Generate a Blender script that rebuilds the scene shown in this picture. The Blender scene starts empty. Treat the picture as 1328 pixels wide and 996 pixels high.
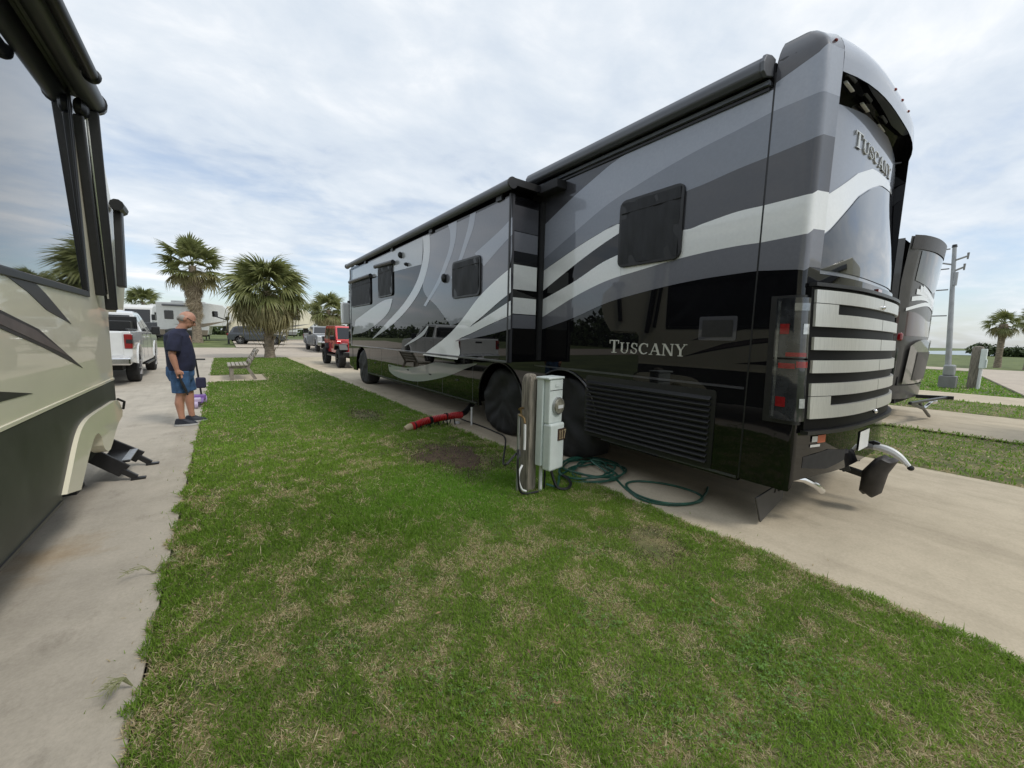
import bpy, bmesh, math, random
import numpy as np
from mathutils import Matrix, Vector
from mathutils.geometry import tessellate_polygon
random.seed(7); rng = np.random.default_rng(7)
scene = bpy.context.scene
col = scene.collection
PI = math.pi

# ------------------------------------------------------------ camera
IW, IH, FPX, CAMH = 1328, 996, 510.0, 1.5
def _n(a): return a / np.linalg.norm(a)
def _d(p): return np.array([p[0]-IW/2, -(p[1]-IH/2), -FPX], float)
_a = _n(_d((286, 429))); _b = _n(_d((1300, 453)))
_up = _n(np.cross(_b, _a)); _up = _up if _up[1] > 0 else -_up
ROT = np.array([np.cross(_a, _up), _a, _up])
CPOS = np.array([0, 0, CAMH])
def ray(p): return ROT @ _d(p)
def G(p, z=0.0):                      # pixel -> point on the ground
    v = ray(p); return CPOS + v*((z-CAMH)/v[2])
def PX(p, x): v = ray(p); return CPOS + v*(x/v[0])      # pixel -> point on a wall X = x
def PY(p, y): v = ray(p); return CPOS + v*(y/v[1])      # pixel -> point on a wall Y = y
cd = bpy.data.cameras.new('camera'); cam = bpy.data.objects.new('camera', cd); col.objects.link(cam)
mw = Matrix([list(r) for r in ROT]).to_4x4(); mw.translation = Vector(CPOS)
cam.matrix_world = mw
cd.sensor_width = 36; cd.lens = 36*FPX/IW; cd.clip_start = .05; cd.clip_end = 6000
scene.camera = cam

# ------------------------------------------------------------ sky and sun
SUN_EL, SUN_AZ = math.radians(50), math.atan2(.45, -.89)      # azimuth from +Y towards +X
world = bpy.data.worlds.new('World'); scene.world = world; world.use_nodes = True
nt = world.node_tree; nt.nodes.clear()
def N(t, **k):
    n = nt.nodes.new(t)
    for a, b in k.items(): setattr(n, a, b)
    return n
L = lambda a, b: nt.links.new(a, b)
def math_(op, a, b=None, clamp=False):
    n = N('ShaderNodeMath', operation=op, use_clamp=clamp)
    for i, v in enumerate((a, b)):
        if v is None: continue
        if isinstance(v, (int, float)): n.inputs[i].default_value = v
        else: L(v, n.inputs[i])
    return n.outputs[0]
def ramp(fac, stops, interp='LINEAR'):
    n = N('ShaderNodeValToRGB'); n.color_ramp.interpolation = interp
    e = n.color_ramp.elements
    while len(e) < len(stops): e.new(.5)
    for el, (p, c) in zip(e, stops):
        el.position = p; el.color = (*c, 1) if len(c) == 3 else c
    L(fac, n.inputs[0]); return n.outputs[0]
def mixc(fac, a, b):
    n = N('ShaderNodeMix', data_type='RGBA')
    for i, v in ((0, fac), (6, a), (7, b)):
        if isinstance(v, (int, float)): n.inputs[i].default_value = v
        elif isinstance(v, tuple): n.inputs[i].default_value = (*v, 1)
        else: L(v, n.inputs[i])
    return n.outputs[2]
sky = N('ShaderNodeTexSky', sky_type='NISHITA', sun_disc=False, sun_elevation=SUN_EL, sun_rotation=SUN_AZ, air_density=1.0, dust_density=1.5, ozone_density=1.5)
geo = N('ShaderNodeTexCoord'); sep = N('ShaderNodeSeparateXYZ'); L(geo.outputs['Generated'], sep.inputs[0])
zc = math_('MAXIMUM', sep.outputs[2], 0.0)
den = math_('ADD', zc, .16)
comb = N('ShaderNodeCombineXYZ'); L(math_('DIVIDE', sep.outputs[0], den), comb.inputs[0]); L(math_('DIVIDE', sep.outputs[1], den), comb.inputs[1]); comb.inputs[2].default_value = 3.7
def noise(vec, scale, detail, rough, dist=0.0):
    n = N('ShaderNodeTexNoise'); n.inputs['Scale'].default_value = scale; n.inputs['Detail'].default_value = detail
    n.inputs['Roughness'].default_value = rough; n.inputs['Distortion'].default_value = dist; L(vec, n.inputs['Vector']); return n.outputs[0]
mp = N('ShaderNodeMapping'); mp.inputs['Rotation'].default_value = (0, 0, .6); mp.inputs['Scale'].default_value = (1.0, 1.35, 1); L(comb.outputs[0], mp.inputs[0])
big = noise(mp.outputs[0], .9, 6, .55, .15)
fine = noise(mp.outputs[0], 2.6, 8, .58, .25)
cov = math_('ADD', math_('MULTIPLY', big, .7), math_('MULTIPLY', fine, .3))
lift = ramp(zc, [(0.0, (.06,)*3), (.09, (.08,)*3), (.24, (.27,)*3), (1, (.33,)*3)], 'LINEAR')
cf = ramp(math_('ADD', cov, lift), [(.42, (.0,)*3), (.70, (1,)*3)])
cf = math_('MULTIPLY', cf, .95)
cl = ramp(math_('ADD', math_('MULTIPLY', fine, .6), math_('MULTIPLY', big, .4)), [(.33, (.545, .62, .725)), (.47, (.655, .72, .795)), (.56, (.74, .79, .845)), (.68, (.92, .935, .95))])
skc = N('ShaderNodeVectorMath', operation='SCALE'); L(sky.outputs[0], skc.inputs[0]); skc.inputs['Scale'].default_value = .15
hz = ramp(zc, [(0.0, (.5,)*3), (.09, (.05,)*3), (.35, (0,)*3)])
base = mixc(hz, skc.outputs[0], (.60, .66, .70))
tot = mixc(cf, base, cl)
bg = N('ShaderNodeBackground'); bg.inputs['Strength'].default_value = 1.0; L(tot, bg.inputs[0])
out = N('ShaderNodeOutputWorld'); L(bg.outputs[0], out.inputs[0])

sd = bpy.data.lights.new('sun', 'SUN'); sd.energy = 1.5; sd.angle = math.radians(14); sd.color = (1, .955, .88)
sun = bpy.data.objects.new('sun', sd); col.objects.link(sun)
sv = Vector((math.sin(SUN_AZ)*math.cos(SUN_EL), math.cos(SUN_AZ)*math.cos(SUN_EL), math.sin(SUN_EL)))
sun.rotation_euler = sv.to_track_quat('Z', 'Y').to_euler(); sun.location = (20, -30, 40)
vs = scene.view_settings; vs.view_transform = 'Standard'; vs.look = 'None'; vs.exposure = .2; vs.gamma = 1; vs.use_curve_mapping = False
scene.cycles.max_bounces = 6; scene.cycles.glossy_bounces = 4; scene.cycles.transparent_max_bounces = 8
scene.cycles.use_denoising = True

# ------------------------------------------------------------ helpers
def M(name, c, rough=.5, metal=0.0, coat=0.0, var=.10, scale=6.0, bump=0.0, bscale=80.0, spec=.5, c2=None, detail=5, coatrough=.02, trans=0.0, stretch=None):
    m = bpy.data.materials.new(name); m.use_nodes = True
    t = m.node_tree; b = t.nodes['Principled BSDF']
    tc = t.nodes.new('ShaderNodeTexCoord'); vec = tc.outputs['Object']
    if stretch:
        mpn = t.nodes.new('ShaderNodeMapping'); mpn.inputs['Scale'].default_value = stretch; t.links.new(vec, mpn.inputs[0]); vec = mpn.outputs[0]
    n = t.nodes.new('ShaderNodeTexNoise'); n.inputs['Scale'].default_value = scale; n.inputs['Detail'].default_value = detail; n.inputs['Roughness'].default_value = .6
    t.links.new(vec, n.inputs['Vector'])
    r = t.nodes.new('ShaderNodeValToRGB'); e = r.color_ramp.elements
    lo = tuple(max(0, x*(1-var)) for x in c); hi = c2 if c2 else tuple(min(1, x*(1+var)) for x in c)
    e[0].position, e[0].color = .32, (*lo, 1); e[1].position, e[1].color = .68, (*hi, 1)
    t.links.new(n.outputs[0], r.inputs[0]); t.links.new(r.outputs[0], b.inputs['Base Color'])
    b.inputs['Roughness'].default_value = rough; b.inputs['Metallic'].default_value = metal
    b.inputs['Coat Weight'].default_value = coat; b.inputs['Coat Roughness'].default_value = coatrough
    b.inputs['Specular IOR Level'].default_value = spec; b.inputs['Transmission Weight'].default_value = trans
    if bump:
        n2 = t.nodes.new('ShaderNodeTexNoise'); n2.inputs['Scale'].default_value = bscale; n2.inputs['Detail'].default_value = 4
        t.links.new(vec, n2.inputs['Vector'])
        bp = t.nodes.new('ShaderNodeBump'); bp.inputs['Strength'].default_value = bump; bp.inputs['Distance'].default_value = .01
        t.links.new(n2.outputs[0], bp.inputs['Height']); t.links.new(bp.outputs[0], b.inputs['Normal'])
    return m

def translucent(m, k=.35):
    t = m.node_tree; b = t.nodes['Principled BSDF']; tr = t.nodes.new('ShaderNodeBsdfTranslucent'); mx = t.nodes.new('ShaderNodeMixShader'); mx.inputs[0].default_value = k
    t.links.new(b.inputs['Base Color'].links[0].from_socket, tr.inputs[0]); t.links.new(b.outputs[0], mx.inputs[1]); t.links.new(tr.outputs[0], mx.inputs[2]); t.links.new(mx.outputs[0], t.nodes['Material Output'].inputs[0]); return m
def tag(o, label, cat, group=None):
    o['label'] = label; o['category'] = cat
    if group: o['group'] = group
    return o
def thing(name, label, cat, loc=(0, 0, 0), group=None):
    o = bpy.data.objects.new(name, None); col.objects.link(o); o.empty_display_size = .2
    o.location = loc; return tag(o, label, cat, group)
def link(name, me, mat, parent=None):
    o = bpy.data.objects.new(name, me); col.objects.link(o)
    if mat is not None:
        for mm in (mat if isinstance(mat, (list, tuple)) else [mat]): me.materials.append(mm)
    if parent is not None:
        o.parent = parent
        l = Vector((0, 0, 0)); p = parent
        while p is not None: l += p.location if p.type == 'EMPTY' else Vector((0, 0, 0)); p = p.parent
        o.matrix_parent_inverse = Matrix.Translation(-l)
        if parent.type != 'EMPTY': o.matrix_parent_inverse = Matrix()
    return o
def struct(o): o['kind'] = 'structure'; return o

class MB:
    def __init__(s): s.v = []; s.f = []; s.mi = []; s.cur = 0
    def add(s, vs, fs):
        k = len(s.v); s.v += [tuple(map(float, v)) for v in vs]
        for f in fs: s.f.append(tuple(i+k for i in f)); s.mi.append(s.cur)
        return s
    def box(s, x0, x1, y0, y1, z0, z1):
        return s.add([(x0,y0,z0),(x1,y0,z0),(x1,y1,z0),(x0,y1,z0),(x0,y0,z1),(x1,y0,z1),(x1,y1,z1),(x0,y1,z1)],
                     [(0,3,2,1),(4,5,6,7),(0,1,5,4),(1,2,6,5),(2,3,7,6),(3,0,4,7)])
    def obox(s, c, ax, ay, az):           # oriented box: centre and half axes
        c, ax, ay, az = map(Vector, (c, ax, ay, az))
        return s.add([c-ax-ay-az, c+ax-ay-az, c+ax+ay-az, c-ax+ay-az, c-ax-ay+az, c+ax-ay+az, c+ax+ay+az, c-ax+ay+az],
                     [(0,3,2,1),(4,5,6,7),(0,1,5,4),(1,2,6,5),(2,3,7,6),(3,0,4,7)])
    def beam(s, p0, p1, w, h, up=(0,0,1)):
        p0, p1 = Vector(p0), Vector(p1); d = (p1-p0); a = d.normalized(); u = Vector(up)
        sx = a.cross(u)
        if sx.length < 1e-4: sx = a.cross(Vector((1,0,0)))
        sx.normalize(); uu = sx.cross(a)
        return s.obox((p0+p1)/2, d/2, sx*w/2, uu*h/2)
    def tube(s, pts, r, n=8, cap=True):
        pts = [Vector(p) for p in pts]; k = len(pts); rs = r if isinstance(r, (list, tuple)) else [r]*k
        rings = []; ref = None
        for i, p in enumerate(pts):
            t = (pts[min(i+1, k-1)]-pts[max(i-1, 0)]).normalized()
            if ref is None: ref = t.cross(Vector((0,0,1))) if abs(t.z) < .9 else t.cross(Vector((1,0,0)))
            ref = (ref - t*ref.dot(t)); ref = ref.normalized() if ref.length > 1e-6 else t.orthogonal().normalized()
            b = t.cross(ref)
            rings.append([p + (ref*math.cos(2*PI*j/n) + b*math.sin(2*PI*j/n))*rs[i] for j in range(n)])
        vs = [v for q in rings for v in q]
        fs = [(i*n+j, i*n+(j+1) % n, (i+1)*n+(j+1) % n, (i+1)*n+j) for i in range(k-1) for j in range(n)]
        if cap: fs += [tuple(range(n))[::-1], tuple((k-1)*n+j for j in range(n))]
        return s.add(vs, fs)
    def cyl(s, p0, p1, r0, r1=None, n=16): return s.tube([p0, p1], [r0, r0 if r1 is None else r1], n)
    def loft(s, rings, close=True, cap=True):
        n = len(rings[0]); k = len(rings)
        vs = [v for q in rings for v in q]
        m = n if close else n-1
        fs = [(i*n+j, i*n+(j+1) % n, (i+1)*n+(j+1) % n, (i+1)*n+j) for i in range(k-1) for j in range(m)]
        if cap and close: fs += [tuple(range(n))[::-1], tuple((k-1)*n+j for j in range(n))]
        return s.add(vs, fs)
    def ball(s, c, r, n=12, m=8):
        rx, ry, rz = r if isinstance(r, (list, tuple)) else (r, r, r)
        rings = []
        for i in range(m+1):
            a = -PI/2 + PI*i/m; a = max(-PI/2+.02, min(PI/2-.02, a))
            rings.append([(c[0]+rx*math.cos(a)*math.cos(2*PI*j/n), c[1]+ry*math.cos(a)*math.sin(2*PI*j/n), c[2]+rz*math.sin(a)) for j in range(n)])
        return s.loft(rings)
    def prism(s, poly, f0, f1):           # poly of 2-D points, f0/f1 map a 2-D point to 3-D (two faces)
        n = len(poly); a = [f0(*p) for p in poly]; b = [f1(*p) for p in poly]
        tri = tessellate_polygon([[Vector((p[0], p[1], 0)) for p in poly]])
        fs = [tuple(t) for t in tri] + [(t[0]+n, t[2]+n, t[1]+n) for t in tri]
        fs += [(i, (i+1) % n, (i+1) % n+n, i+n) for i in range(n)]
        return s.add(a+b, fs)
    def px(s, poly, x0, x1): return s.prism(poly, lambda y, z: (x0, y, z), lambda y, z: (x1, y, z))
    def py(s, poly, y0, y1): return s.prism(poly, lambda x, z: (x, y0, z), lambda x, z: (x, y1, z))
    def pz(s, poly, z0, z1): return s.prism(poly, lambda x, y: (x, y, z0), lambda x, y: (x, y, z1))
    def grid(s, fn, us, vs_):
        a = [fn(u, v) for u in us for v in vs_]; n = len(vs_)
        return s.add(a, [(i*n+j, (i+1)*n+j, (i+1)*n+j+1, i*n+j+1) for i in range(len(us)-1) for j in range(n-1)])
    def mesh(s, name, smooth=False, angle=35, weld=False):
        me = bpy.data.meshes.new(name); me.from_pydata(s.v, [], s.f)
        if any(s.mi): me.polygons.foreach_set('material_index', s.mi)
        bm = bmesh.new(); bm.from_mesh(me)
        if weld: bmesh.ops.remove_doubles(bm, verts=bm.verts, dist=1e-5)
        bmesh.ops.recalc_face_normals(bm, faces=bm.faces); bm.to_mesh(me); bm.free()
        if smooth:
            me.polygons.foreach_set('use_smooth', [True]*len(me.polygons)); me.set_sharp_from_angle(angle=math.radians(angle))
        me.update(); return me
    def build(s, name, mat, parent=None, smooth=False, bevel=0, seg=2, angle=35, weld=False):
        o = link(name, s.mesh(name, smooth, angle, weld), mat, parent)
        if bevel:
            md = o.modifiers.new('bevel', 'BEVEL'); md.width = bevel; md.segments = seg; md.limit_method = 'ANGLE'; md.angle_limit = math.radians(40)
            md.harden_normals = False
        return o
def BOX(name, x0, x1, y0, y1, z0, z1, mat, parent=None, bevel=0): return MB().box(x0, x1, y0, y1, z0, z1).build(name, mat, parent, bevel=bevel)
def copy_tree(o, parent=None):
    c = o.copy(); col.objects.link(c)
    if parent is not None: c.parent = parent
    for ch in list(o.children): copy_tree(ch, c)
    return c
def smoothline(pts, k=6):                 # Catmull-Rom through points
    pts = [np.array(p, float) for p in pts]; P = [2*pts[0]-pts[1]] + pts + [2*pts[-1]-pts[-2]]; o = []
    for i in range(1, len(P)-2):
        for j in range(k):
            t = j/k; p0, p1, p2, p3 = P[i-1:i+3]
            o.append(.5*((2*p1)+(-p0+p2)*t+(2*p0-5*p1+4*p2-p3)*t*t+(-p0+3*p1-3*p2+p3)*t**3))
    o.append(pts[-1]); return o
def rrect(x0, x1, y0, y1, r, n=4):
    o = []
    for cx, cy, a0 in ((x1-r, y0+r, -90), (x1-r, y1-r, 0), (x0+r, y1-r, 90), (x0+r, y0+r, 180)):
        for i in range(n+1):
            a = math.radians(a0+90*i/n); o.append((cx+r*math.cos(a), cy+r*math.sin(a)))
    return o
def gz(y): return .6*min(1, max(0, (y-36)/24))      # the park rises a little beyond the cross road

# serif capitals, drawn as strokes in a unit-high cell: list of quads/polygons and the advance width
def _arc(cx, cy, rx, ry, a0, a1, w0, w1, n=10):
    o, i_ = [], []
    for k in range(n+1):
        a = math.radians(a0+(a1-a0)*k/n); w = w0+(w1-w0)*abs(math.sin(PI*k/n)) if w1 != w0 else w0
        o.append((cx+rx*math.cos(a), cy+ry*math.sin(a))); i_.append((cx+(rx-w)*math.cos(a), cy+(ry-w*.6)*math.sin(a)))
    return [[o[k], o[k+1], i_[k+1], i_[k]] for k in range(n)]
def _bar(x0, y0, x1, y1, w): return [[(x0-w/2, y0), (x0+w/2, y0), (x1+w/2, y1), (x1-w/2, y1)]]
def _r(x0, x1, y0, y1): return [[(x0, y0), (x1, y0), (x1, y1), (x0, y1)]]
GLY = {
 'T': (_bar(.42, 0, .42, 1, .17) + _r(.2, .64, 0, .06) + _r(.02, .82, .93, 1) + _r(.02, .08, .72, .93) + _r(.76, .82, .72, .93), .86),
 'U': (_bar(.2, .28, .2, 1, .17) + _bar(.78, .28, .78, 1, .09) + _r(.02, .4, .94, 1) + _r(.62, .94, .94, 1) + _arc(.47, .3, .355, .31, 180, 360, .16, .10), .98),
 'S': (_arc(.36, .74, .28, .26, 20, 270, .09, .15) + _arc(.36, .265, .30, .265, 90, -160, .15, .09) + _r(.58, .65, .68, .95) + _r(.06, .13, .05, .34), .72),
 'C': (_arc(.5, .5, .46, .5, 42, 318, .09, .19, 16) + _r(.78, .86, .66, .96), .94),
 'A': (_bar(.14, 0, .5, 1, .08) + _bar(.86, 0, .52, 1, .18) + _r(.28, .72, .3, .37) + _r(.0, .3, 0, .06) + _r(.66, 1.04, 0, .06), 1.02),
 'N': (_bar(.17, 0, .17, 1, .08) + _bar(.86, 0, .86, 1, .08) + _bar(.84, 0, .2, 1, .18) + _r(.02, .32, 0, .06) + _r(.72, 1.0, .94, 1) + _r(.02, .24, .94, 1), 1.02),
 'Y': (_bar(.46, 0, .46, .5, .17) + _bar(.46, .45, .14, 1, .17) + _bar(.46, .45, .8, 1, .08) + _r(.26, .66, 0, .06) + _r(.0, .32, .94, 1) + _r(.66, .94, .94, 1), .92),
 '1': (_bar(.25, 0, .25, 1, .16) + _r(.1, .4, 0, .08) + _bar(.12, .78, .22, .98, .08), .48),
 '7': (_bar(.22, 0, .5, .9, .15) + _r(.04, .58, .86, 1), .64),
}
def text_mesh(word, size, fn, first=1.0):           # fn(u, v, w): along, up, out
    mb = MB(); u = 0; lay = 0
    for k, ch in enumerate(word):
        polys, adv = GLY[ch]; sc = size*(first if k == 0 else 1)
        for q in polys:
            lay = (lay+1) % 5; d = .004+.0006*lay
            mb.prism(q, lambda a, b: fn(u+a*sc, b*sc, -.004), lambda a, b: fn(u+a*sc, b*sc, d))
        u += (adv+.06)*sc
    return mb, u

def letters(word, size, fn, first, name, mat, parent):      # one raised mesh per letter, strokes welded into one body
    u = 0
    for k, ch in enumerate(word):
        polys, adv = GLY[ch]; sc = size*(first if k == 0 else 1); mb = MB(); 
        for i, q in enumerate(polys):
            d = .004+.0007*(i % 5)
            mb.prism(q, lambda a, b: fn(u+a*sc, b*sc, -.004), lambda a, b: fn(u+a*sc, b*sc, d))
        # a thin shared backing joins the strokes into one piece
        mb.build(name, mat, parent); u += (adv+.06)*sc
# ------------------------------------------------------------ materials of the setting
def vnoise(x, y, seed=0):
    r = np.random.default_rng(seed); T = r.random((256, 256))
    xi, yi = np.floor(x).astype(int), np.floor(y).astype(int); fx, fy = x-xi, y-yi
    fx = fx*fx*(3-2*fx); fy = fy*fy*(3-2*fy)
    g = lambda a, b: T[a & 255, b & 255]
    return (g(xi, yi)*(1-fx)+g(xi+1, yi)*fx)*(1-fy)+(g(xi, yi+1)*(1-fx)+g(xi+1, yi+1)*fx)*fy
def fbm(x, y, sc, seed, o=4):
    v = 0; a = .5; t = 0
    for k in range(o): v = v+a*vnoise(x*sc+17.3*k, y*sc+9.1*k, seed+k); t += a; a *= .55; sc *= 2.1
    return v/t

def concrete(name, c, dark, stain=None, marks=True):
    m = bpy.data.materials.new(name); m.use_nodes = True; t = m.node_tree; b = t.nodes['Principled BSDF']
    tc = t.nodes.new('ShaderNodeTexCoord')
    def nz(s, d, r=.6, st=(1, 1, 1)):
        mp = t.nodes.new('ShaderNodeMapping'); mp.inputs['Scale'].default_value = st; t.links.new(tc.outputs['Object'], mp.inputs[0])
        n = t.nodes.new('ShaderNodeTexNoise'); n.inputs['Scale'].default_value = s; n.inputs['Detail'].default_value = d; n.inputs['Roughness'].default_value = r
        t.links.new(mp.outputs[0], n.inputs['Vector']); return n.outputs[0]
    def rp(f, stops):
        r = t.nodes.new('ShaderNodeValToRGB'); e = r.color_ramp.elements
        while len(e) < len(stops): e.new(.5)
        for el, (p, cc) in zip(e, stops): el.position = p; el.color = (*cc, 1)
        t.links.new(f, r.inputs[0]); return r.outputs[0]
    def mx(a, bb, f, mode='MULTIPLY'):
        n = t.nodes.new('ShaderNodeMix'); n.data_type = 'RGBA'; n.blend_type = mode
        for i, v in ((0, f), (6, a), (7, bb)):
            if isinstance(v, float): n.inputs[i].default_value = v
            elif isinstance(v, tuple): n.inputs[i].default_value = (*v, 1)
            else: t.links.new(v, n.inputs[i])
        return n.outputs[2]
    base = rp(nz(.7, 8, .65), [(.3, dark), (.62, c)])
    base = mx(base, rp(nz(3.2, 7, .7), [(.3, (.80, .80, .79)), (.6, (1.0, 1.0, 1.0))]), .8)
    base = mx(base, rp(nz(55, 3, .7), [(.3, (.82, .82, .82)), (.7, (1.08, 1.08, 1.08))]), .6)
    if marks:       # faint tyre tracks along the pad and smudges
        base = mx(base, rp(nz(2.3, 6, .6, (1, .10, 1)), [(.36, (.74, .73, .72)), (.5, (1, 1, 1))]), .55)
        base = mx(base, rp(nz(1.7, 9, .75, (1.3, .8, 1)), [(.56, (1, 1, 1)), (.68, (.66, .65, .64))]), .75 if stain else .4)
    if stain:       # rusty patch
        sx, sy, sr = stain
        vm = t.nodes.new('ShaderNodeVectorMath'); vm.operation = 'DISTANCE'; vm.inputs[1].default_value = (sx, sy, 0)
        t.links.new(tc.outputs['Object'], vm.inputs[0])
        ad = t.nodes.new('ShaderNodeMath'); ad.operation = 'ADD'; t.links.new(vm.outputs['Value'], ad.inputs[0])
        ml = t.nodes.new('ShaderNodeMath'); ml.operation = 'MULTIPLY'; t.links.new(nz(1.6, 5), ml.inputs[0]); ml.inputs[1].default_value = 1.4
        t.links.new(ml.outputs[0], ad.inputs[1])
        base = mx(base, rp(ad.outputs[0], [(.5+sr*.3, (.95, .78, .58)), (.5+sr, (1, 1, 1))]), .75)
    t.links.new(base, b.inputs['Base Color']); b.inputs['Roughness'].default_value = .9; b.inputs['Specular IOR Level'].default_value = .25
    bp = t.nodes.new('ShaderNodeBump'); bp.inputs['Strength'].default_value = .35; bp.inputs['Distance'].default_value = .004
    t.links.new(nz(120, 4, .7), bp.inputs['Height']); t.links.new(bp.outputs[0], b.inputs['Normal'])
    return m
mConc = concrete('concrete', (.565, .49, .37), (.50, .43, .325))
mConcL = concrete('concrete_worn_shaded', (.52, .47, .39), (.41, .37, .31), stain=(-.95, 3.7, .62))  # stained and smudged; greyer base also carries the trailer's shade
mRoad = concrete('road_concrete', (.53, .46, .375), (.44, .38, .32), marks=False)
mSoil = M('turf_soil', (.10, .14, .04), .95, var=.4, scale=4, c2=(.24, .20, .10), bump=.6, bscale=30, detail=8)
mSoilFar = M('turf_far', (.085, .125, .030), .95, var=.4, scale=.6, c2=(.165, .195, .060), bump=.5, bscale=20, detail=9)
mWater = M('sea_water', (.30, .36, .38), .35, var=.1, scale=.05, bump=.4, bscale=.8)

# ------------------------------------------------------------ ground
MB().add([(-4000, -4000, -.06), (4000, -4000, -.06), (4000, 34, -.06), (-4000, 34, -.06)], [(0, 1, 2, 3)]) \
    .add([(-4000, 34, -.06), (4000, 34, -.06), (4000, 62, .55), (-4000, 62, .55), (4000, 4000, .55), (-4000, 4000, .55)], [(0, 1, 2, 3), (3, 2, 4, 5)]) \
    .build('ground', mSoilFar, weld=True)['kind'] = 'structure'
MB().add([(138, -4000, -.03), (4000, -4000, -.03), (4000, 33, -.03), (138, 33, -.03)], [(0, 1, 2, 3)]).build('sea', mWater)['kind'] = 'structure'
def slab(name, x0, x1, y0, y1, mat, z=0.0): return struct(BOX(name, x0, x1, y0, y1, -.05, z, mat))
def slabs(name, x0, x1, cuts, mat):       # a pad poured in bays with open joints
    s = struct(BOX(name, x0, x1, cuts[0], cuts[-1], -.055, -.012, mat))
    for a, b in zip(cuts[:-1], cuts[1:]):
        BOX('concrete_bay', x0, x1, a+.005, b-.005, -.05, 0.0, mat, s, bevel=.006)
slabs('pad_left', -4.3, -.35, [-9, -2.6, 9.3, 18.4, 27.2], mConcL)
slabs('pad_coach', 3.05, 7.0, [-9, -3.9, 7.5, 17.0, 27.2], mConc)
slabs('pad_right', 10.38, 13.9, [-9, -2.2, 4.5, 12, 20, 27.2], mConc)
slab('pad_far', 17.05, 19.9, -9, 27.2, mConc)
slab('bench_pad', -.35, 1.15, 14.35, 16.5, mConc, .004)
slab('cross_road', -60, 40, 27.2, 35.9, mRoad, -.008)
struct(MB().add([(-60, 35.9, -.006), (40, 35.9, -.006), (40, 41.0, .10), (-60, 41.0, .10)], [(0, 1, 2, 3)]).build('road_verge', mRoad))
struct(MB().pz([(21.3, .3), (34.5, 2.1), (40.5, 2.9), (40.5, 60), (45.5, 60), (45.5, -40), (21.3, -40)], -.05, 0).build('road_east', mRoad))
def far_pad(x0, x1, y0, y1):
    struct(MB().add([(x0, y0, gz(y0)+.03), (x1, y0, gz(y0)+.03), (x1, y1, gz(y1)+.03), (x0, y1, gz(y1)+.03)], [(0, 1, 2, 3)]).build('pad_across', mRoad))
for a in ((-14, -5.5), (1.0, 9.2), (12.5, 16.5)): far_pad(a[0], a[1], 40.5, 59)

# ------------------------------------------------------------ lawns: soil and blades
mGrass = bpy.data.materials.new('grass_blades'); mGrass.use_nodes = True
_t = mGrass.node_tree; _b = _t.nodes['Principled BSDF']; _at = _t.nodes.new('ShaderNodeAttribute'); _at.attribute_name = 'blade'
_t.links.new(_at.outputs['Color'], _b.inputs['Base Color']); _b.inputs['Roughness'].default_value = .65; _b.inputs['Specular IOR Level'].default_value = .25
_tr = _t.nodes.new('ShaderNodeBsdfTranslucent'); _mx = _t.nodes.new('ShaderNodeMixShader'); _mx.inputs[0].default_value = .42
_t.links.new(_at.outputs['Color'], _tr.inputs[0]); _t.links.new(_b.outputs[0], _mx.inputs[1]); _t.links.new(_tr.outputs[0], _mx.inputs[2])
_t.links.new(_mx.outputs[0], _t.nodes['Material Output'].inputs[0])
DIRT = [(2.25, 4.35, .50, .75), (2.1, 7.4, .25, .5), (2.45, 1.55, .22, .3)]
def dirt_at(x, y):
    d = np.zeros_like(x)
    w = fbm(x, y, 3.0, 91, 3)
    for cx, cy, rx, ry in DIRT: d = np.maximum(d, 1.35-np.hypot((x-cx)/rx, (y-cy)/ry)+(w-.5)*1.6)
    return np.clip(d, 0, 1)
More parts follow.
